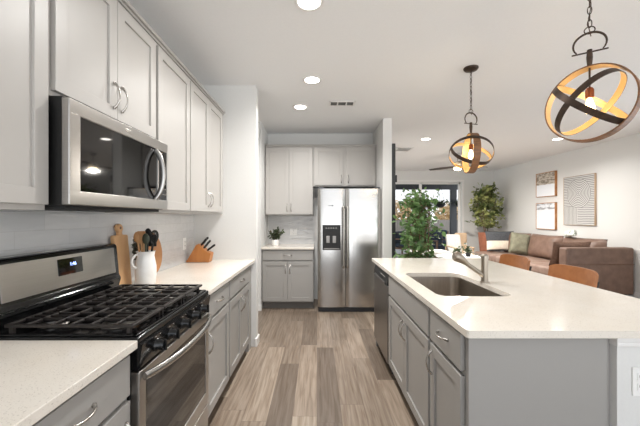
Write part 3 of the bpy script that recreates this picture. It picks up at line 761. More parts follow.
# ------------------------------------------------------------------ pendants
def band(bm, C, R, n, w, th, seg=64, inner=0, outer=1):
    n = Vector(n).normalized(); a = n.cross(Vector((.3,.2,.93))).normalized(); b = n.cross(a); t_ = bmesh.new(); rings = []
    for k in range(seg):
        q = k*2*PI/seg; d = a*math.cos(q)+b*math.sin(q)
        rings.append([t_.verts.new(Vector(C)+d*(R+s)+n*h) for s, h in ((0,-w/2),(0,w/2),(-th,w/2),(-th,-w/2))])
    for k in range(seg):
        A, D = rings[k], rings[(k+1)%seg]
        for j in range(4):
            f = t_.faces.new((A[j],A[(j+1)%4],D[(j+1)%4],D[j])); f.material_index = inner if j == 2 else outer
    bmesh.ops.recalc_face_normals(t_, faces=t_.faces[:]); add(bm, t_)
def pendant(x, y, zc, label, normals, R, yaw):
    t = thing('pendant_lamp', label, 'pendant lamp', (x, y, CZ), 'orb pendant lamps over the island')
    bm = B(); lathe(bm, [(0,0),(.065,0),(.065,-.008),(.055,-.022),(.02,-.03),(0,-.03)], (x,y,CZ)); obj('canopy', bm, M['bronze'], t)
    c = Vector((math.cos(yaw), math.sin(yaw), 0)); zt = zc+R     # top of the orb
    bm = B(); z = CZ-.03; zend = zt+.215; k = 0; N_ = max(3, round((z-zend)/.036)); st = (z-zend)/N_
    for k in range(N_):
        zz = z-st*(k+.5); d = c if k % 2 else Vector((-c.y, c.x, 0)); pts = []
        for q in range(12):
            a = q*2*PI/12; pts.append(Vector((x,y,zz))+d*.009*math.cos(a)+Vector((0,0,(st*.5+.004)*math.sin(a))))
        tube(bm, pts, .0024, seg=6, closed=True)
    tube(bm, [(x+.006*math.sin(i*.9), y+.006*math.cos(i*.9), z-(z-zend+.05)*i/16) for i in range(17)], .0022, seg=6)
    obj('chain', bm, M['bronze'], t)
    bm = B(); pts = [Vector((x,y,zt+.198))+c*.022*math.cos(q*2*PI/18)+Vector((0,0,.019*math.sin(q*2*PI/18))) for q in range(18)]; tube(bm, pts, .0028, seg=6, closed=True)
    pts = []
    for i in range(21):
        a = math.radians(-38+256*i/20); pts.append(Vector((x,y,zt+.125))+c*.068*math.cos(a)+Vector((0,0,.060*math.sin(a))))
    tube(bm, pts, [.0035+.0025*math.sin(PI*i/20) for i in range(21)], seg=8)
    tube(bm, [Vector((x,y,zt+.083))-c*.074, Vector((x,y,zt+.083))+c*.074], .0042, seg=8)
    obj('horseshoe_hanger', bm, M['bronze'], t)
    bm = B(); lathe(bm, [(0,.095),(.011,.095),(.014,.055),(.012,.03),(.009,.0),(.0045,-.0),(.0045,-.115),(0,-.115)], (x,y,zt)); obj('stem', bm, M['bronze'], t)
    bm = B(); zs = zt-.105; lathe(bm, [(0,0),(.012,0),(.019,-.012),(.019,-.05),(.015,-.055),(0,-.055)], (x,y,zs)); obj('socket', bm, M['socket'], t)
    bm = B(); lathe(bm, [(0,0),(.010,0),(.012,-.010),(.021,-.040),(.024,-.058),(.017,-.076),(0,-.084)], (x,y,zs-.055)); obj('bulb', bm, M['bulb'], t)
    l = bpy.data.lights.new('bulb_lamp', 'POINT'); l.energy = 2.2; l.color = (1, .88, .68); l.shadow_soft_size = .034
    lo = bpy.data.objects.new('bulb_lamp', l); COL.objects.link(lo); lo.parent = t; lo.location = (0,0,zs-.11-CZ)
    for i, (n, r, m_) in enumerate(normals):
        bm = B(); band(bm, (x,y,zc), r, n, .032 if i else .060, .004 if i else .007); tag(obj('ring', bm, [M['gold'], m_], t), ('bronze-brown', 'dark', 'black-brown')[i]+' hoop, gold inside')
pendant(1.431, 1.69, 1.955, 'nearest orb pendant of three crossing hoops, cut by the right edge',
        [((.83,.555,-.03), .196, M['bronze_wood']), ((.25,-.65,.72), .184, M['bronze']), ((-.33,.63,.70), .180, M['bronze'])], .19, -.62)
pendant(1.425, 2.98, 1.95, 'farther orb pendant of crossing hoops with its ceiling canopy in view',
        [((-.987,.156,.035), .184, M['bronze_wood']), ((.26,.587,.766), .190, M['bronze']), ((.1,-.64,.76), .178, M['bronze'])], .19, .3)

# ------------------------------------------------------------------ counter things, left
t = thing('cutting_board', 'tall pale wood paddle board leaning on the tiles beside the stove', 'cutting board', (-1.25, 2.065, .915))
bm = B(); pl = [(1.985,.917),(2.135,.917),(2.135,1.238),(2.128,1.246),(2.078,1.247),(2.076,1.266)]
for k in range(13):
    a = math.radians(-50+280*k/12); pl.append((2.060+.028*math.cos(a), 1.290+.028*math.sin(a)))
pl += [(2.044,1.266),(2.042,1.247),(1.992,1.246),(1.985,1.238)]
prism(bm, pl, 'yz', -.012, .012, .003)
for v in bm.verts: v.co.x = v.co.x - 1.237 - (v.co.z-.915)*.085
obj('board', bm, M['oakboard'], t)
bm = B(); tube(bm, [(-1.288,2.065,1.292),(-1.249,2.065,1.292)], .009, seg=14); obj('hanging_hole', bm, M['walnut'], t) if False else bm.free()
bm = B(); tube(bm, [(-1.2585,2.06,1.292),(-1.2560,2.06,1.292)], .009, seg=14); tag(obj('hanging_hole', bm, M['walnut'], t), 'dark round hole')
bm = B(); pts = [(2.44+.165*math.cos(k*2*PI/40), 1.082+.165*math.sin(k*2*PI/40)) for k in range(40)]
prism(bm, pts, 'yz', -.009, .009, .003)
for v in bm.verts: v.co.x = v.co.x - 1.248 - (v.co.z-.915)*.075
tag(obj('round_board', bm, M['board2']), 'round brown wooden board leaning on the tiles behind the white jug', 'cutting board')
# jug
jx, jy = -1.130, 2.125
t = thing('jug', 'white ceramic jug of kitchen utensils on the worktop past the stove', 'jug', (jx, jy, .915))
bm = B(); lathe(bm, [(0,0),(.051,0),(.058,.006),(.064,.06),(.064,.12),(.056,.165),(.051,.19),(.055,.215),(.060,.222),(.056,.222),(.047,.20),(.051,.165),(.058,.12),(.058,.05),(0,.02)], (jx,jy,.915), 36); obj('body', bm, M['ceramic'], t)
bm = B(); pts = []
for k in range(13):
    a = math.radians(80+200*k/12); h_ = .048-.042*math.cos(a); pts.append((jx-.55*h_, jy-.835*h_, 1.075+.045*math.sin(a)))
tube(bm, pts, .007, seg=10); obj('handle', bm, M['ceramic'], t)
G_UT = 'utensils standing in the white jug'
def spoon(dx, dy, top, head, m, label, lean=(0,0)):
    bm = B(); a = Vector((jx+dx*.3, jy+dy*.3, .95)); b = Vector((jx+dx+lean[0], jy+dy+lean[1], top)); d = (b-a).normalized()
    tube(bm, [a, a.lerp(b,.5), b], [.006,.006,.007], seg=8)
    if head == 'spoon':
        tb = bmesh.new(); bmesh.ops.create_uvsphere(tb, u_segments=14, v_segments=10, radius=1)
        for v in tb.verts: v.co = b+Vector((v.co.x*.024, v.co.y*.010, v.co.z*.036))+d*.026
        add(bm, tb)
    elif head == 'spatula': box(bm, (b.x-.026,b.y-.004,b.z-.01), (b.x+.026,b.y+.004,b.z+.07), .003)
    else:
        for q in range(5):
            aa = q*PI/5; u = Vector((math.cos(aa), math.sin(aa), 0)); pts = [b+d*(.04-.045*math.cos(s*2*PI/16))+u*.027*math.sin(s*2*PI/16) for s in range(16)]
            tube(bm, pts, .0028, seg=6, closed=True)
    tag(obj('kitchen_utensil', bm, m), label, 'utensil', G_UT)
spoon(-.036, -.03, 1.205, 'spoon', M['spoon'], 'leftmost wooden spoon standing in the white jug')
spoon(-.010, -.035, 1.20, 'spatula', M['spoon'], 'wooden spatula in the middle of the white jug')
spoon(.004, .02, 1.225, 'spoon', M['blackm'], 'black spoon behind the wooden ones in the jug')
spoon(.048, .00, 1.190, 'whisk', M['blackm'], 'black-wired whisk at the right of the jug')
spoon(.022, -.04, 1.195, 'spoon', M['olive_plastic'], 'dark olive spoon beside the whisk in the jug')
spoon(.030, .030, 1.175, 'spatula', M['blackm'], 'black spatula behind the whisk in the jug')
spoon(-.030, .030, 1.185, 'spoon', M['oakboard'], 'pale wooden spoon at the back left of the jug')
def leaves(bm, centers, size, rnd, flatness=.5, up=.3, keep=None):
    for c in centers:
        c = Vector(c)
        if keep and not keep(c): continue
        d = Vector((rnd.gauss(0,1), rnd.gauss(0,1), rnd.gauss(0,.7)+up)).normalized(); L = size*rnd.uniform(.7,1.25); w = L*.36
        s_ = d.cross(Vector((rnd.gauss(0,.6), rnd.gauss(0,.6), 1))).normalized(); n_ = s_.cross(d); 
        p = [c, c+d*L*.3+s_*w*.85+n_*L*.05, c+d*L*.7+s_*w*.75+n_*L*.02, c+d*L-n_*L*.10, c+d*L*.7-s_*w*.75+n_*L*.02, c+d*L*.3-s_*w*.85+n_*L*.05, c+d*L*.5-n_*L*.05]
        v = [bm.verts.new(q) for q in p]
        for a, b in ((0,1),(1,2),(2,3),(3,4),(4,5),(5,0)): bm.faces.new((v[6], v[a], v[b]))
rnd = random.Random(3)
bm = B(); stems = B()
for k in range(9):
    x1, z1 = -1.215+rnd.uniform(-.03,.02), 1.17+rnd.uniform(-.02,.04); y1 = 2.20+rnd.uniform(-.03,.03)
    tube(stems, [(-1.20,2.215,.95),(x1,y1,z1)], .0018, seg=5)
    leaves(bm, [Vector((-1.20,2.215,.95)).lerp(Vector((x1,y1,z1)), rnd.uniform(.55,1)) for _ in range(14)], .034, rnd)
t = thing('dried_sprig', 'grey-green dried sprig between the pale board and the white jug', 'dried plant', (-1.20,2.215,.915))
bm2 = B(); lathe(bm2, [(0,0),(.022,0),(.024,.05),(.014,.085),(.016,.10),(.012,.10),(0,.03)], (-1.20,2.215,.915), 20); obj('bud_vase', bm2, M['grey_cloth'], t)
obj('stem', stems, M['bark'], t); obj('leaves', bm, M['sage'], t, smooth=False)

# knife block
t = thing('knife_block', 'orange wood knife block on the worktop corner by the wall', 'knife block', (-1.175, 3.20, .915))
bm = B(); prism(bm, [(-1.285,.917),(-1.060,.917),(-1.042,1.005),(-1.090,1.022),(-1.160,1.098),(-1.185,1.085)], 'xz', 3.15, 3.25, .003); obj('block', bm, M['blockwood'], t)
G_K = 'knives in the knife block'
kn = [(-1.148,1.085,3.225,.085,'topmost black-handled knife at the back of the knife block'), (-1.142,1.080,3.175,.080,'topmost black-handled knife at the front of the knife block'),
      (-1.122,1.058,3.225,.080,'middle-row black-handled knife at the back of the knife block'), (-1.116,1.052,3.175,.075,'middle-row black-handled knife at the front of the knife block'),
      (-1.090,1.028,3.20,.088,'lowest black-handled knife leaning out of the knife block')]
for x, z, y, L, s in kn:
    d = Vector((.62,0,.78)).normalized() if z > 1.03 else Vector((.80,0,.60)).normalized()
    p = Vector((x,y,z)); t = thing('knife', s, 'knife', tuple(p), G_K)
    bm = B(); tube(bm, [p-d*.03, p+d*.006], [.0065,.0075], seg=8, flat=.6); obj('blade', bm, M['steel'], t)
    bm = B(); tube(bm, [p+d*.004, p+d*.02, p+d*L*.6, p+d*L, p+d*(L+.008)], [.012,.0145,.0125,.015,.008], seg=10, flat=.75); obj('grip', bm, M['blackm'], t)
# outlets
def outlet(name, label, c, nrm, w=.07, h=.115, switch=False):
    t = thing(name, label, 'outlet', c); x, y, z = c
    F = {'x': Face('+x', x), 'y': Face('-y', y)}[nrm]; u = y if nrm == 'x' else x
    bm = B(); F.box(bm, u-w/2, u+w/2, 0, .005, z-h/2, z+h/2, .002); p = obj('plate', bm, M['plastic'], t)
    for dz in (-.02, .02):
        bm = B(); F.box(bm, u-.017, u+.017, .004, .0075, z+dz-.014, z+dz+.014, .003); s = obj('socket', bm, M['plastic'], t)
        bm = B(); F.box(bm, u-.009, u-.0065, .007, .0082, z+dz-.002, z+dz+.008); F.box(bm, u+.0065, u+.009, .007, .0082, z+dz-.002, z+dz+.007); F.box(bm, u-.002, u+.002, .007, .0082, z+dz-.010, z+dz-.005)
        tag(obj('slot', bm, M['rubber'], s), 'dark slots')
outlet('wall_outlet', 'white outlet on the left tiles just above the knife block', (-1.290, 3.13, 1.10), 'x')
outlet('wall_outlet', 'white double outlet on the nook tiles beside the potted herb', (-.39, 5.330, 1.11), 'y', w=.115)
outlet('wall_outlet', 'white outlet on the white end wall of the island', (1.305, 1.300, .70), 'y')

# potted herb in the nook
hx, hy = -.645, 5.00
t = thing('potted_herb', 'small bushy plant in a white pot on the nook worktop', 'plant', (hx,hy,.915))
bm = B(); lathe(bm, [(0,0),(.045,0),(.052,.01),(.056,.085),(.052,.09),(.048,.075),(0,.075)], (hx,hy,.915)); obj('pot', bm, M['pot_w'], t)
bm = B(); st = B(); rnd = random.Random(5)
for k in range(34):
    a = rnd.uniform(0,2*PI); r = rnd.uniform(.02,.14); e_ = Vector((hx+r*math.cos(a), hy+r*math.sin(a)*.8, 1.06+rnd.uniform(-.01,.12)-r*.25)); s0 = Vector((hx,hy,.985))
    tube(st, [s0, s0.lerp(e_,.5)+Vector((0,0,.02)), e_], .0018, seg=4); leaves(bm, [s0.lerp(e_, rnd.uniform(.4,1.05)) for _ in range(8)], .045, rnd)
obj('stem', st, M['bark'], t); obj('foliage', bm, M['leaf_c'], t, smooth=False)

# ------------------------------------------------------------------ bar stools
def stool(yc, label):
    t = thing('bar_stool', label, 'stool', (2.0, yc, 0), 'counter stools at the island')
    hw = .245
    def shell(z0f, z1f, x_of, th, mname, nm, m_, seg=12):
        bm = B(); tb = bmesh.new(); nz = 6; F_ = []; K_ = []
        for i in range(seg+1):
            q = -1+2*i/seg; y = yc+hw*q; xo = x_of(q)
            rowf, rowk = [], []
            for j in range(nz+1):
                zt = z0f(q)+(z1f(q)-z0f(q))*j/nz; lean = (zt-.66)*.16
                rowf.append(tb.verts.new((xo+lean, y, zt))); rowk.append(tb.verts.new((xo+lean+th, y, zt)))
            F_.append(rowf); K_.append(rowk)
        for i in range(seg):
            for j in range(nz):
                tb.faces.new((F_[i][j],F_[i][j+1],F_[i+1][j+1],F_[i+1][j])); tb.faces.new((K_[i][j],K_[i+1][j],K_[i+1][j+1],K_[i][j+1]))
            tb.faces.new((F_[i][0],F_[i+1][0],K_[i+1][0],K_[i][0])); tb.faces.new((F_[i][nz],K_[i][nz],K_[i+1][nz],F_[i+1][nz]))
        for j in range(nz):
            tb.faces.new((F_[0][j],K_[0][j],K_[0][j+1],F_[0][j+1])); tb.faces.new((F_[seg][j],F_[seg][j+1],K_[seg][j+1],K_[seg][j]))
        bmesh.ops.recalc_face_normals(tb, faces=tb.faces[:])
        add(bm, tb); bmesh.ops.remove_doubles(bm, verts=bm.verts[:], dist=1e-5); return obj(nm, bm, m_, t)
    shell(lambda q: .70, lambda q: .945-.024*abs(q)**8, lambda q: 2.118-.05*q*q, .022, '', 'backrest', M['leather'])
    bm = B(); box(bm, (1.66,yc-.22,.62), (2.10,yc+.22,.69), .025, 3); obj('seat', bm, M['leather'], t)
    bm = B(); 
    for s in (-.2,.2): tube(bm, [(2.05,yc+s,.64),(2.125,yc+s,.70),(2.165,yc+s,.86)], .010, seg=8)
    obj('back_frame', bm, M['blackm'], t)
    for sx in (-1,1):
        for sy in (-1,1):
            bm = B(); tube(bm, [(1.88+sx*.17,yc+sy*.18,.63),(1.88+sx*.22,yc+sy*.22,.0)], [.014,.011], seg=10); obj('leg', bm, M['blackm'], t)
    bm = B(); pts = [(1.88+sx*.205,yc+sy*.208,.20) for sx,sy in ((-1,-1),(1,-1),(1,1),(-1,1))]; 
    for i in range(4): tube(bm, [pts[i], pts[(i+1)%4]], .008, seg=8)
    obj('footrest', bm, M['blackm'], t)
stool(2.68, 'tan leather bar stool at the island nearest the camera')
stool(3.46, 'tan leather bar stool at the far end of the island')

# ------------------------------------------------------------------ sofa
def cushion(name, c, size, rot, m, label, cat='cushion', group=None, puff=.5, parent=None, band_=None):
    """plump pillow: size = (width, height, thickness), thickness along local y"""
    w, h, th = size; n = 14; t_ = bmesh.new(); top, bot = {}, {}
    for i in range(n+1):
        for j in range(n+1):
            u = -1+2*i/n; v = -1+2*j/n; e_ = (max(0,(1-u**4))*max(0,(1-v**4)))**.55
            pu = u*(1-.05*(1-abs(v))*abs(u)); pv = v*(1-.05*(1-abs(u))*abs(v))
            y = th/2*e_
            top[i,j] = t_.verts.new((pu*w/2, y, pv*h/2))
            bot[i,j] = top[i,j] if i in (0,n) or j in (0,n) else t_.verts.new((pu*w/2, -y, pv*h/2))
    for i in range(n):
        for j in range(n):
            mi = 1 if (band_ and band_[0] <= (j+.5)/n <= band_[1]) else 0
            f = t_.faces.new((top[i,j],top[i+1,j],top[i+1,j+1],top[i,j+1])); f.material_index = mi
            f = t_.faces.new((bot[i,j],bot[i,j+1],bot[i+1,j+1],bot[i+1,j])); f.material_index = mi
    mtx = Matrix.Translation(c) @ Euler([math.radians(a) for a in rot], 'XYZ').to_matrix().to_4x4()
    for v in t_.verts: v.co = mtx @ v.co
    bm = B(); add(bm, t_); o = obj(name, bm, m, parent)
    if parent is None: tag(o, label, cat, group)
    elif label: o['label'] = label
    return o
t = thing('sofa', 'long brown leather sofa along the right living room wall', 'sofa', (4.7, 6.9, 0))
bm = B(); box(bm, (4.14,5.34,.06), (5.27,5.52,.845), .03, 3); box(bm,(4.128,5.332,.065),(4.20,5.50,.835),.02,3); ar = obj('arm', bm, M['sofa'], t)
bm = B(); box(bm, (4.205,5.330,.565), (5.255,5.345,.577), .002); tag(obj('seam', bm, M['pil_brown'], ar), 'dark stitched seam')
bobj('base', (4.20,5.50,.08), (5.25,8.50,.30), M['sofa'], t, .02)
bobj('back', (5.02,5.50,.25), (5.27,8.50,.82), M['sofa'], t, .04)
for k in range(3):
    y0 = 5.53+k*.99; bm = B(); box(bm, (4.14,y0,.29), (5.02,y0+.98,.455), .045, 4); obj('seat_cushion', bm, M['sofa_seat'], t)
for k in range(3):
    y0 = 5.55+k*.98
    cushion('back_cushion', (4.96, y0+.48, .71), (.96, .53, .26), (0,0,0), M['sofa'], None, parent=t)
    o = t.children[-1]
for o in [c for c in t.children if c.name.startswith('back_cushion')]:
    # turn each back cushion to lie along the wall, tipped back a little
    cc = o.data; ctr = sum((v.co for v in cc.vertices), Vector())/len(cc.vertices)
    R_ = (Matrix.Rotation(math.radians(12),3,'Y') @ Matrix.Rotation(math.radians(90),3,'Z'))
    for v in cc.vertices: v.co = ctr + R_ @ (v.co-ctr)
for x in (4.22, 5.18):
    for y in (5.42, 8.42):
        bm = B(); lathe(bm, [(0,0),(.025,0),(.03,.085),(0,.085)], (x,y,0), 12); obj('foot', bm, M['blackm'], t)
cushion('sofa_pillow', (4.46, 5.68, .705), (.70, .45, .15), (14,0,4), M['pil_brown'], 'wide brown pillow leaning inside the near arm of the sofa', 'cushion')
cushion('sofa_pillow', (4.80, 7.62, .725), (.42, .50, .20), (-12,8,-24), M['pil_olive'], 'crumpled olive green pillow at the far end of the sofa', 'cushion')
cushion('sofa_pillow', (4.68, 8.22, .735), (.70, .52, .16), (-14,0,-6), [M['pil_navy'], M['pil_cream']], 'dark slate and cream banded pillow at the far end of the sofa', 'cushion', band_=(.10,.48))
cushion('sofa_pillow', (4.92, 6.25, 1.03), (.40, .12, .14), (0,8,70), M['throw'], 'small pale green and white pillow on top of the sofa back', 'cushion')

# framed prints
def frame(name, y0, y1, z0, z1, m_art, label, d=.05, fm=M['oakboard'], border=.012):
    xw = 5.298; c = (xw-d, (y0+y1)/2, (z0+z1)/2)
    t = thing(name, label, 'picture', c)
    bm = B()
    for a, b in (((y0,z0),(y1,z0+border)), ((y0,z1-border),(y1,z1)), ((y0,z0),(y0+border,z1)), ((y1-border,z0),(y1,z1))): box(bm, (xw-d,a[0],a[1]), (xw,b[0],b[1]), .001)
    obj('frame', bm, fm, t)
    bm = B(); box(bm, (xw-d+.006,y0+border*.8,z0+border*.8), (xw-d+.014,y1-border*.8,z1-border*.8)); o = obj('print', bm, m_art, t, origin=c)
frame('framed_print', 7.10, 7.72, 1.82, 2.38, M['art_a'], 'upper small framed print with a brown scene over painted white glare, oak edge', fm=M['board2'])
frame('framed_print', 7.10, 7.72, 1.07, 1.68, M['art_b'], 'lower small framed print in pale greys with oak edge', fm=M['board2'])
frame('large_print', 6.10, 6.87, 1.19, 2.19, M['art_rings'], 'large grey print of raked circles and lines above the sofa', .04, M['beige_wood'], .006)

# ------------------------------------------------------------------ large plants
def tree(name, label, x, y, zpot, pot, trunks, zlo, zhi, rad, nleaf, size, m_leaf, seed, nbr=60, shape=None, keep=None):
    rnd = random.Random(seed); t = thing(name, label, 'plant', (x,y,0))
    bm = B(); lathe(bm, pot, (x,y,0), 30); obj('pot', bm, M['terracotta'] if zpot > .5 else M['pot_w'], t)
    bm = B(); lathe(bm, [(0,0),(pot[2][0]*.85,0),(pot[2][0]*.85,.01),(0,.012)], (x,y,zpot-.03)); obj('soil', bm, M['soil'], t)
    st = B(); lf = B()
    tips = []
    for k in range(trunks):
        a = rnd.uniform(0,2*PI); top = Vector((x+rad*.45*math.cos(a), y+rad*.45*math.sin(a), zhi-.15-rnd.uniform(0,.3)))
        b0 = Vector((x+.03*math.cos(a), y+.03*math.sin(a), zpot-.03)); mid = b0.lerp(top,.5)+Vector((rnd.uniform(-.04,.04), rnd.uniform(-.04,.04), 0))
        tube(st, [b0, mid, top], [.012,.009,.004], seg=6); tips.append((b0,mid,top))
    for k in range(nbr):
        b0, mid, top = rnd.choice(tips); q = rnd.random()**.8
        zc = zlo+(zhi-zlo)*q; f = (zc-b0.z)/(top.z-b0.z); f = max(.05,min(1,f)); s0 = b0.lerp(mid, f*2) if f < .5 else mid.lerp(top, f*2-1)
        rr = rad*(shape(q) if shape else math.sin(PI*min(1,max(0,.12+q*.85)))**.6); a = rnd.uniform(0,2*PI); r = rr*rnd.uniform(.4,1)
        e_ = Vector((x+r*math.cos(a), y+r*math.sin(a), zc+rnd.uniform(.0,.12)))
        tube(st, [s0, s0.lerp(e_,.5)+Vector((0,0,.03)), e_], [.004,.003,.0015], seg=4)
        m_ = nleaf//nbr
        leaves(lf, [s0.lerp(e_, rnd.uniform(.25,1.05))+Vector((rnd.gauss(0,.02),rnd.gauss(0,.02),rnd.gauss(0,.02))) for _ in range(m_)], size, rnd, up=.1, keep=keep)
    obj('trunk', st, M['bark'], t); obj('foliage', lf, m_leaf, t, smooth=False)
    return t
tree('potted_tree', 'tall leafy green potted tree in front of the sliding glass door', 1.29, 4.12, .34,
     [(0,0),(.13,0),(.17,.34),(.155,.34),(.15,.30),(0,.30)], 5, .45, 1.64, .33, 1400, .070, M['leaf_a'], 22, 150, shape=lambda q: .95, keep=lambda c: c.y < 4.42 and c.x < 1.60)
tree('corner_plant', 'dense green potted tree in a tall terracotta planter behind the sofa end', 4.72, 8.98, .92,
     [(0,0),(.13,0),(.21,.92),(.19,.92),(.185,.86),(0,.86)], 4, .98, 2.20, .60, 1500, .105, M['leaf_b'], 11, 120, shape=lambda q: 1.0-.55*q**1.6 if q > .15 else .75, keep=lambda c: c.x < 5.17 and c.y < 9.5)

# ------------------------------------------------------------------ living room bits by the door
t = thing('lounge_chair', 'light grey lounge chair with wooden arms facing the coffee table', 'chair', (3.53, 8.0, 0))
bm = B(); box(bm, (3.36,7.72,.30), (3.70,8.25,.43), .04, 3); obj('seat', bm, M['grey_cloth'], t)
bm = B(); box(bm, (3.35,8.18,.40), (3.71,8.30,.90), .04, 3)
for v in bm.verts: v.co.y += (v.co.z-.40)*.3
obj('backrest', bm, M['grey_cloth'], t)
for x in (3.32, 3.74):
    bm = B(); box(bm, (x-.025,7.68,.60), (x+.025,8.36,.63), .008); box(bm, (x-.02,7.70,.0), (x+.02,7.74,.61), .004); box(bm, (x-.02,8.26,.0), (x+.02,8.30,.61), .004); obj('arm', bm, M['beige_wood'], t)
t = thing('wicker_chair', 'beige lounge chair beside the grey one near the glass door', 'chair', (3.95, 8.6, 0))
bm = B(); box(bm, (3.80,8.35,.30), (4.10,8.85,.42), .04, 3); obj('seat', bm, M['pil_cream'], t)
bm = B(); box(bm, (3.79,8.80,.40), (4.11,8.90,.92), .04, 3); obj('backrest', bm, M['beige_wood'], t)
for x in (3.81, 4.09):
    for y in (8.38, 8.86):
        bm = B(); tube(bm, [(x,y,.32),(x,y,0)], .018, seg=8); obj('leg', bm, M['beige_wood'], t)
t = thing('ottoman', 'pale topped low bench by the glass door', 'bench', (2.62, 7.6, 0))
bm = B(); box(bm, (2.15,7.35,.44), (3.05,7.85,.57), .03, 3); obj('cushion', bm, M['grey_cloth'], t)
bm = B(); box(bm, (2.17,7.37,.20), (3.03,7.83,.44), .01); obj('frame', bm, M['walnut'], t)
for x in (2.2,3.0):
    for y in (7.4,7.8):
        bm = B(); tube(bm, [(x,y,.22),(x,y,0)], .018, seg=8); obj('leg', bm, M['walnut'], t)
t = thing('coffee_table', 'round white coffee table beyond the island end', 'table', (2.62, 6.2, 0))
bm = B(); lathe(bm, [(0,0),(.40,0),(.42,.012),(.42,.024),(.40,.034),(0,.034)], (2.78,6.3,.56), 40); obj('tabletop', bm, M['plastic'], t)
for k in range(3):
    a = k*2*PI/3+.3; bm = B(); tube(bm, [(2.78+.2*math.cos(a),6.3+.2*math.sin(a),.56),(2.78+.32*math.cos(a),6.3+.32*math.sin(a),0)], .016, seg=8); obj('leg', bm, M['beige_wood'], t)
def small_plant(x, y, z, r, label, seed, pm, n=16):
    rnd = random.Random(seed); t = thing('table_plant', label, 'plant', (x,y,z), 'small plants on the coffee table')
    bm = B(); lathe(bm, [(0,0),(r*.45,0),(r*.6,r*.8),(r*.5,r*.8),(0,r*.7)], (x,y,z)); obj('pot', bm, pm, t)
    bm = B()
    leaves(bm, [(x+rnd.gauss(0,r*.4), y+rnd.gauss(0,r*.4), z+r*.8+abs(rnd.gauss(0,r*.6))) for _ in range(n*4)], r*.7, rnd, up=.8); obj('foliage', bm, M['leaf_c'], t, smooth=False)
small_plant(2.70, 6.18, .594, .075, 'left small dark plant on the round white table', 1, M['blackm'])
small_plant(2.92, 6.22, .594, .085, 'right small leafy plant on the round white table', 2, M['blackm'])

# ------------------------------------------------------------------ outside
struct('patio', (-1, 9.81, -.12), (9, 14.6, -.02), M['concrete'])
struct('ground', (-20, 14.6, -.2), (40, 60, -.08), M['grass'])
t = thing('patio_cover', 'dark patio cover beam and post outside the glass door', 'pergola', (4.93, 11.9, 0))
bobj('beam', (.5, 11.8, 2.36), (7, 11.98, 2.60), M['patio_dark'], t, .01)
bobj('post', (4.92, 11.82, -.02), (5.14, 11.96, 2.38), M['patio_dark'], t, .01)
bobj('roof_panel', (.5, 9.82, 2.62), (7, 12.3, 2.70), M['patio_dark'], t)
def basket(x, y, label):
    t = thing('hanging_basket', label, 'hanging plant', (x,y,1.8), 'hanging baskets under the patio cover')
    bm = B(); lathe(bm, [(0,-.13),(.08,-.12),(.16,-.05),(.185,.0),(.17,.0),(0,-.03)], (x,y,1.80)); obj('bowl', bm, M['blackm'], t)
    bm = B()
    for k in range(3):
        a = k*2*PI/3; tube(bm, [(x+.18*math.cos(a),y+.18*math.sin(a),1.80),(x,y,2.50)], .006, seg=5)
    tube(bm, [(x,y,2.49),(x,y,2.62)], .006, seg=5); obj('hanger', bm, M['blackm'], t)
    rnd = random.Random(int(x*10)); bm = B(); leaves(bm, [(x+rnd.gauss(0,.12), y+rnd.gauss(0,.12), 1.81+abs(rnd.gauss(0,.04))) for _ in range(90)], .10, rnd, up=.2); obj('foliage', bm, M['leaf_c'], t, smooth=False)
basket(4.36, 11.4, 'dark hanging basket in clear sky through the glass door')
basket(5.12, 11.45, 'dark hanging basket half hidden behind the patio post')
# fence
fn = thing('wood_fence', 'weathered grey board fence beyond the patio', 'fence', (5, 14.3, 0))
for k in range(52):
    x = 1.0+k*.142; h = 1.22+.004*((k*7)%3)
    bm = B(); prism(bm, [(x,-.08),(x+.136,-.08),(x+.136,h-.02),(x+.118,h),(x+.018,h),(x,h-.02)], 'xz', 14.30, 14.322); obj('board', bm, M['fence'], fn)
for z in (.2,1.0):
    bobj('rail', (1.0,14.322,z), (8.38,14.36,z+.09), M['fence'], fn)
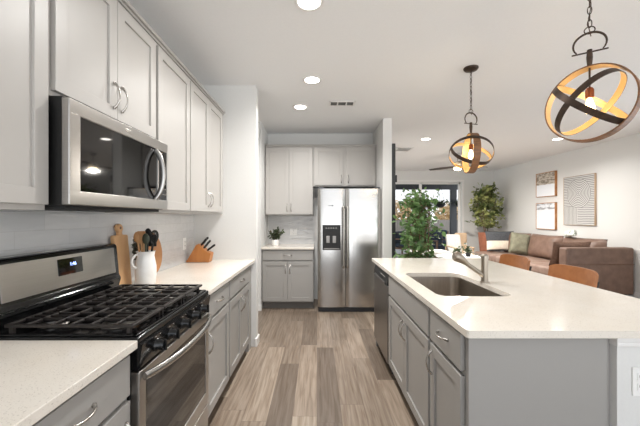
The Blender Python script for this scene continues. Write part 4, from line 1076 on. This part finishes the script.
# patio chairs with blue-grey cushions
def pchair(x, y, label, r):
    t = thing('patio_chair', label, 'chair', (0,0,0), 'patio chairs with blue-grey cushions')
    bm = B(); box(bm, (-.30,-.30,.28), (.30,.30,.42), .05, 3); obj('seat_cushion', bm, M['blue_cloth'], t)
    bm = B(); box(bm, (-.30,.22,.40), (.30,.36,.84), .05, 3); obj('back_cushion', bm, M['blue_cloth'], t)
    for s in (-1,1):
        bm = B(); box(bm, (s*.34-.03,-.34,.56), (s*.34+.03,.38,.60), .005); box(bm, (s*.34-.025,-.33,0), (s*.34+.025,-.28,.57), .004); box(bm, (s*.34-.025,.31,0), (s*.34+.025,.36,.80), .004); obj('arm_frame', bm, M['walnut'], t)
    bm = B(); box(bm, (-.33,-.32,.22), (.33,.34,.28)); box(bm, (-.33,.36,.70),(.33,.39,.80)); obj('frame', bm, M['walnut'], t)
    t.location = (x,y,-.02); t.rotation_euler.z = r
pchair(4.15, 10.9, 'dark blue patio chair left of the post, nearer the grey lounge chair', .3)
pchair(4.95, 12.9, 'dark blue patio chair farther out beside the fence', -.2)
pchair(3.2, 11.6, 'dark blue patio chair seen through the potted tree', .8)
# garden trees
def gtree(x, y, zc, r, m, label, seed, n=900):
    rnd = random.Random(seed); t = thing('garden_tree', label, 'tree', (x,y,0), 'trees beyond the fence')
    st = B(); tube(st, [(x,y,-.1),(x+.1,y,zc*.6),(x,y,zc+r*.4)], [.12,.09,.03], seg=8)
    for k in range(12):
        a = rnd.uniform(0,2*PI); tube(st, [(x,y,zc*.6+rnd.uniform(0,r*.5)), (x+r*.8*math.cos(a), y+r*.8*math.sin(a), zc+rnd.uniform(-.2,.7)*r)], [.05,.01], seg=5)
    obj('trunk', st, M['bark'], t)
    bm = B(); pts = []
    for _ in range(n):
        d = Vector((rnd.gauss(0,1),rnd.gauss(0,1),rnd.gauss(0,.8))).normalized()*r*rnd.uniform(.5,1)**.6; pts.append((x+d.x,y+d.y,zc+d.z*.8))
    leaves(bm, pts, .26, rnd); obj('crown', bm, m, t, smooth=False)
gtree(8.6, 20, 1.3, 1.25, M['tree_tan'], 'tan leafed low tree above the fence, right of the mullion', 1)
gtree(5.9, 24, 1.5, 1.3, M['tree_tan'], 'tan leafed tree seen behind the potted tree', 2)
gtree(3.0, 19, 1.3, 1.4, M['tree_green'], 'green garden tree at the left behind the potted tree', 3)
gtree(10.6, 22, 1.4, 1.2, M['tree_green'], 'green garden tree at the right edge of the glass door', 4)
bpy.context.view_layer.update()
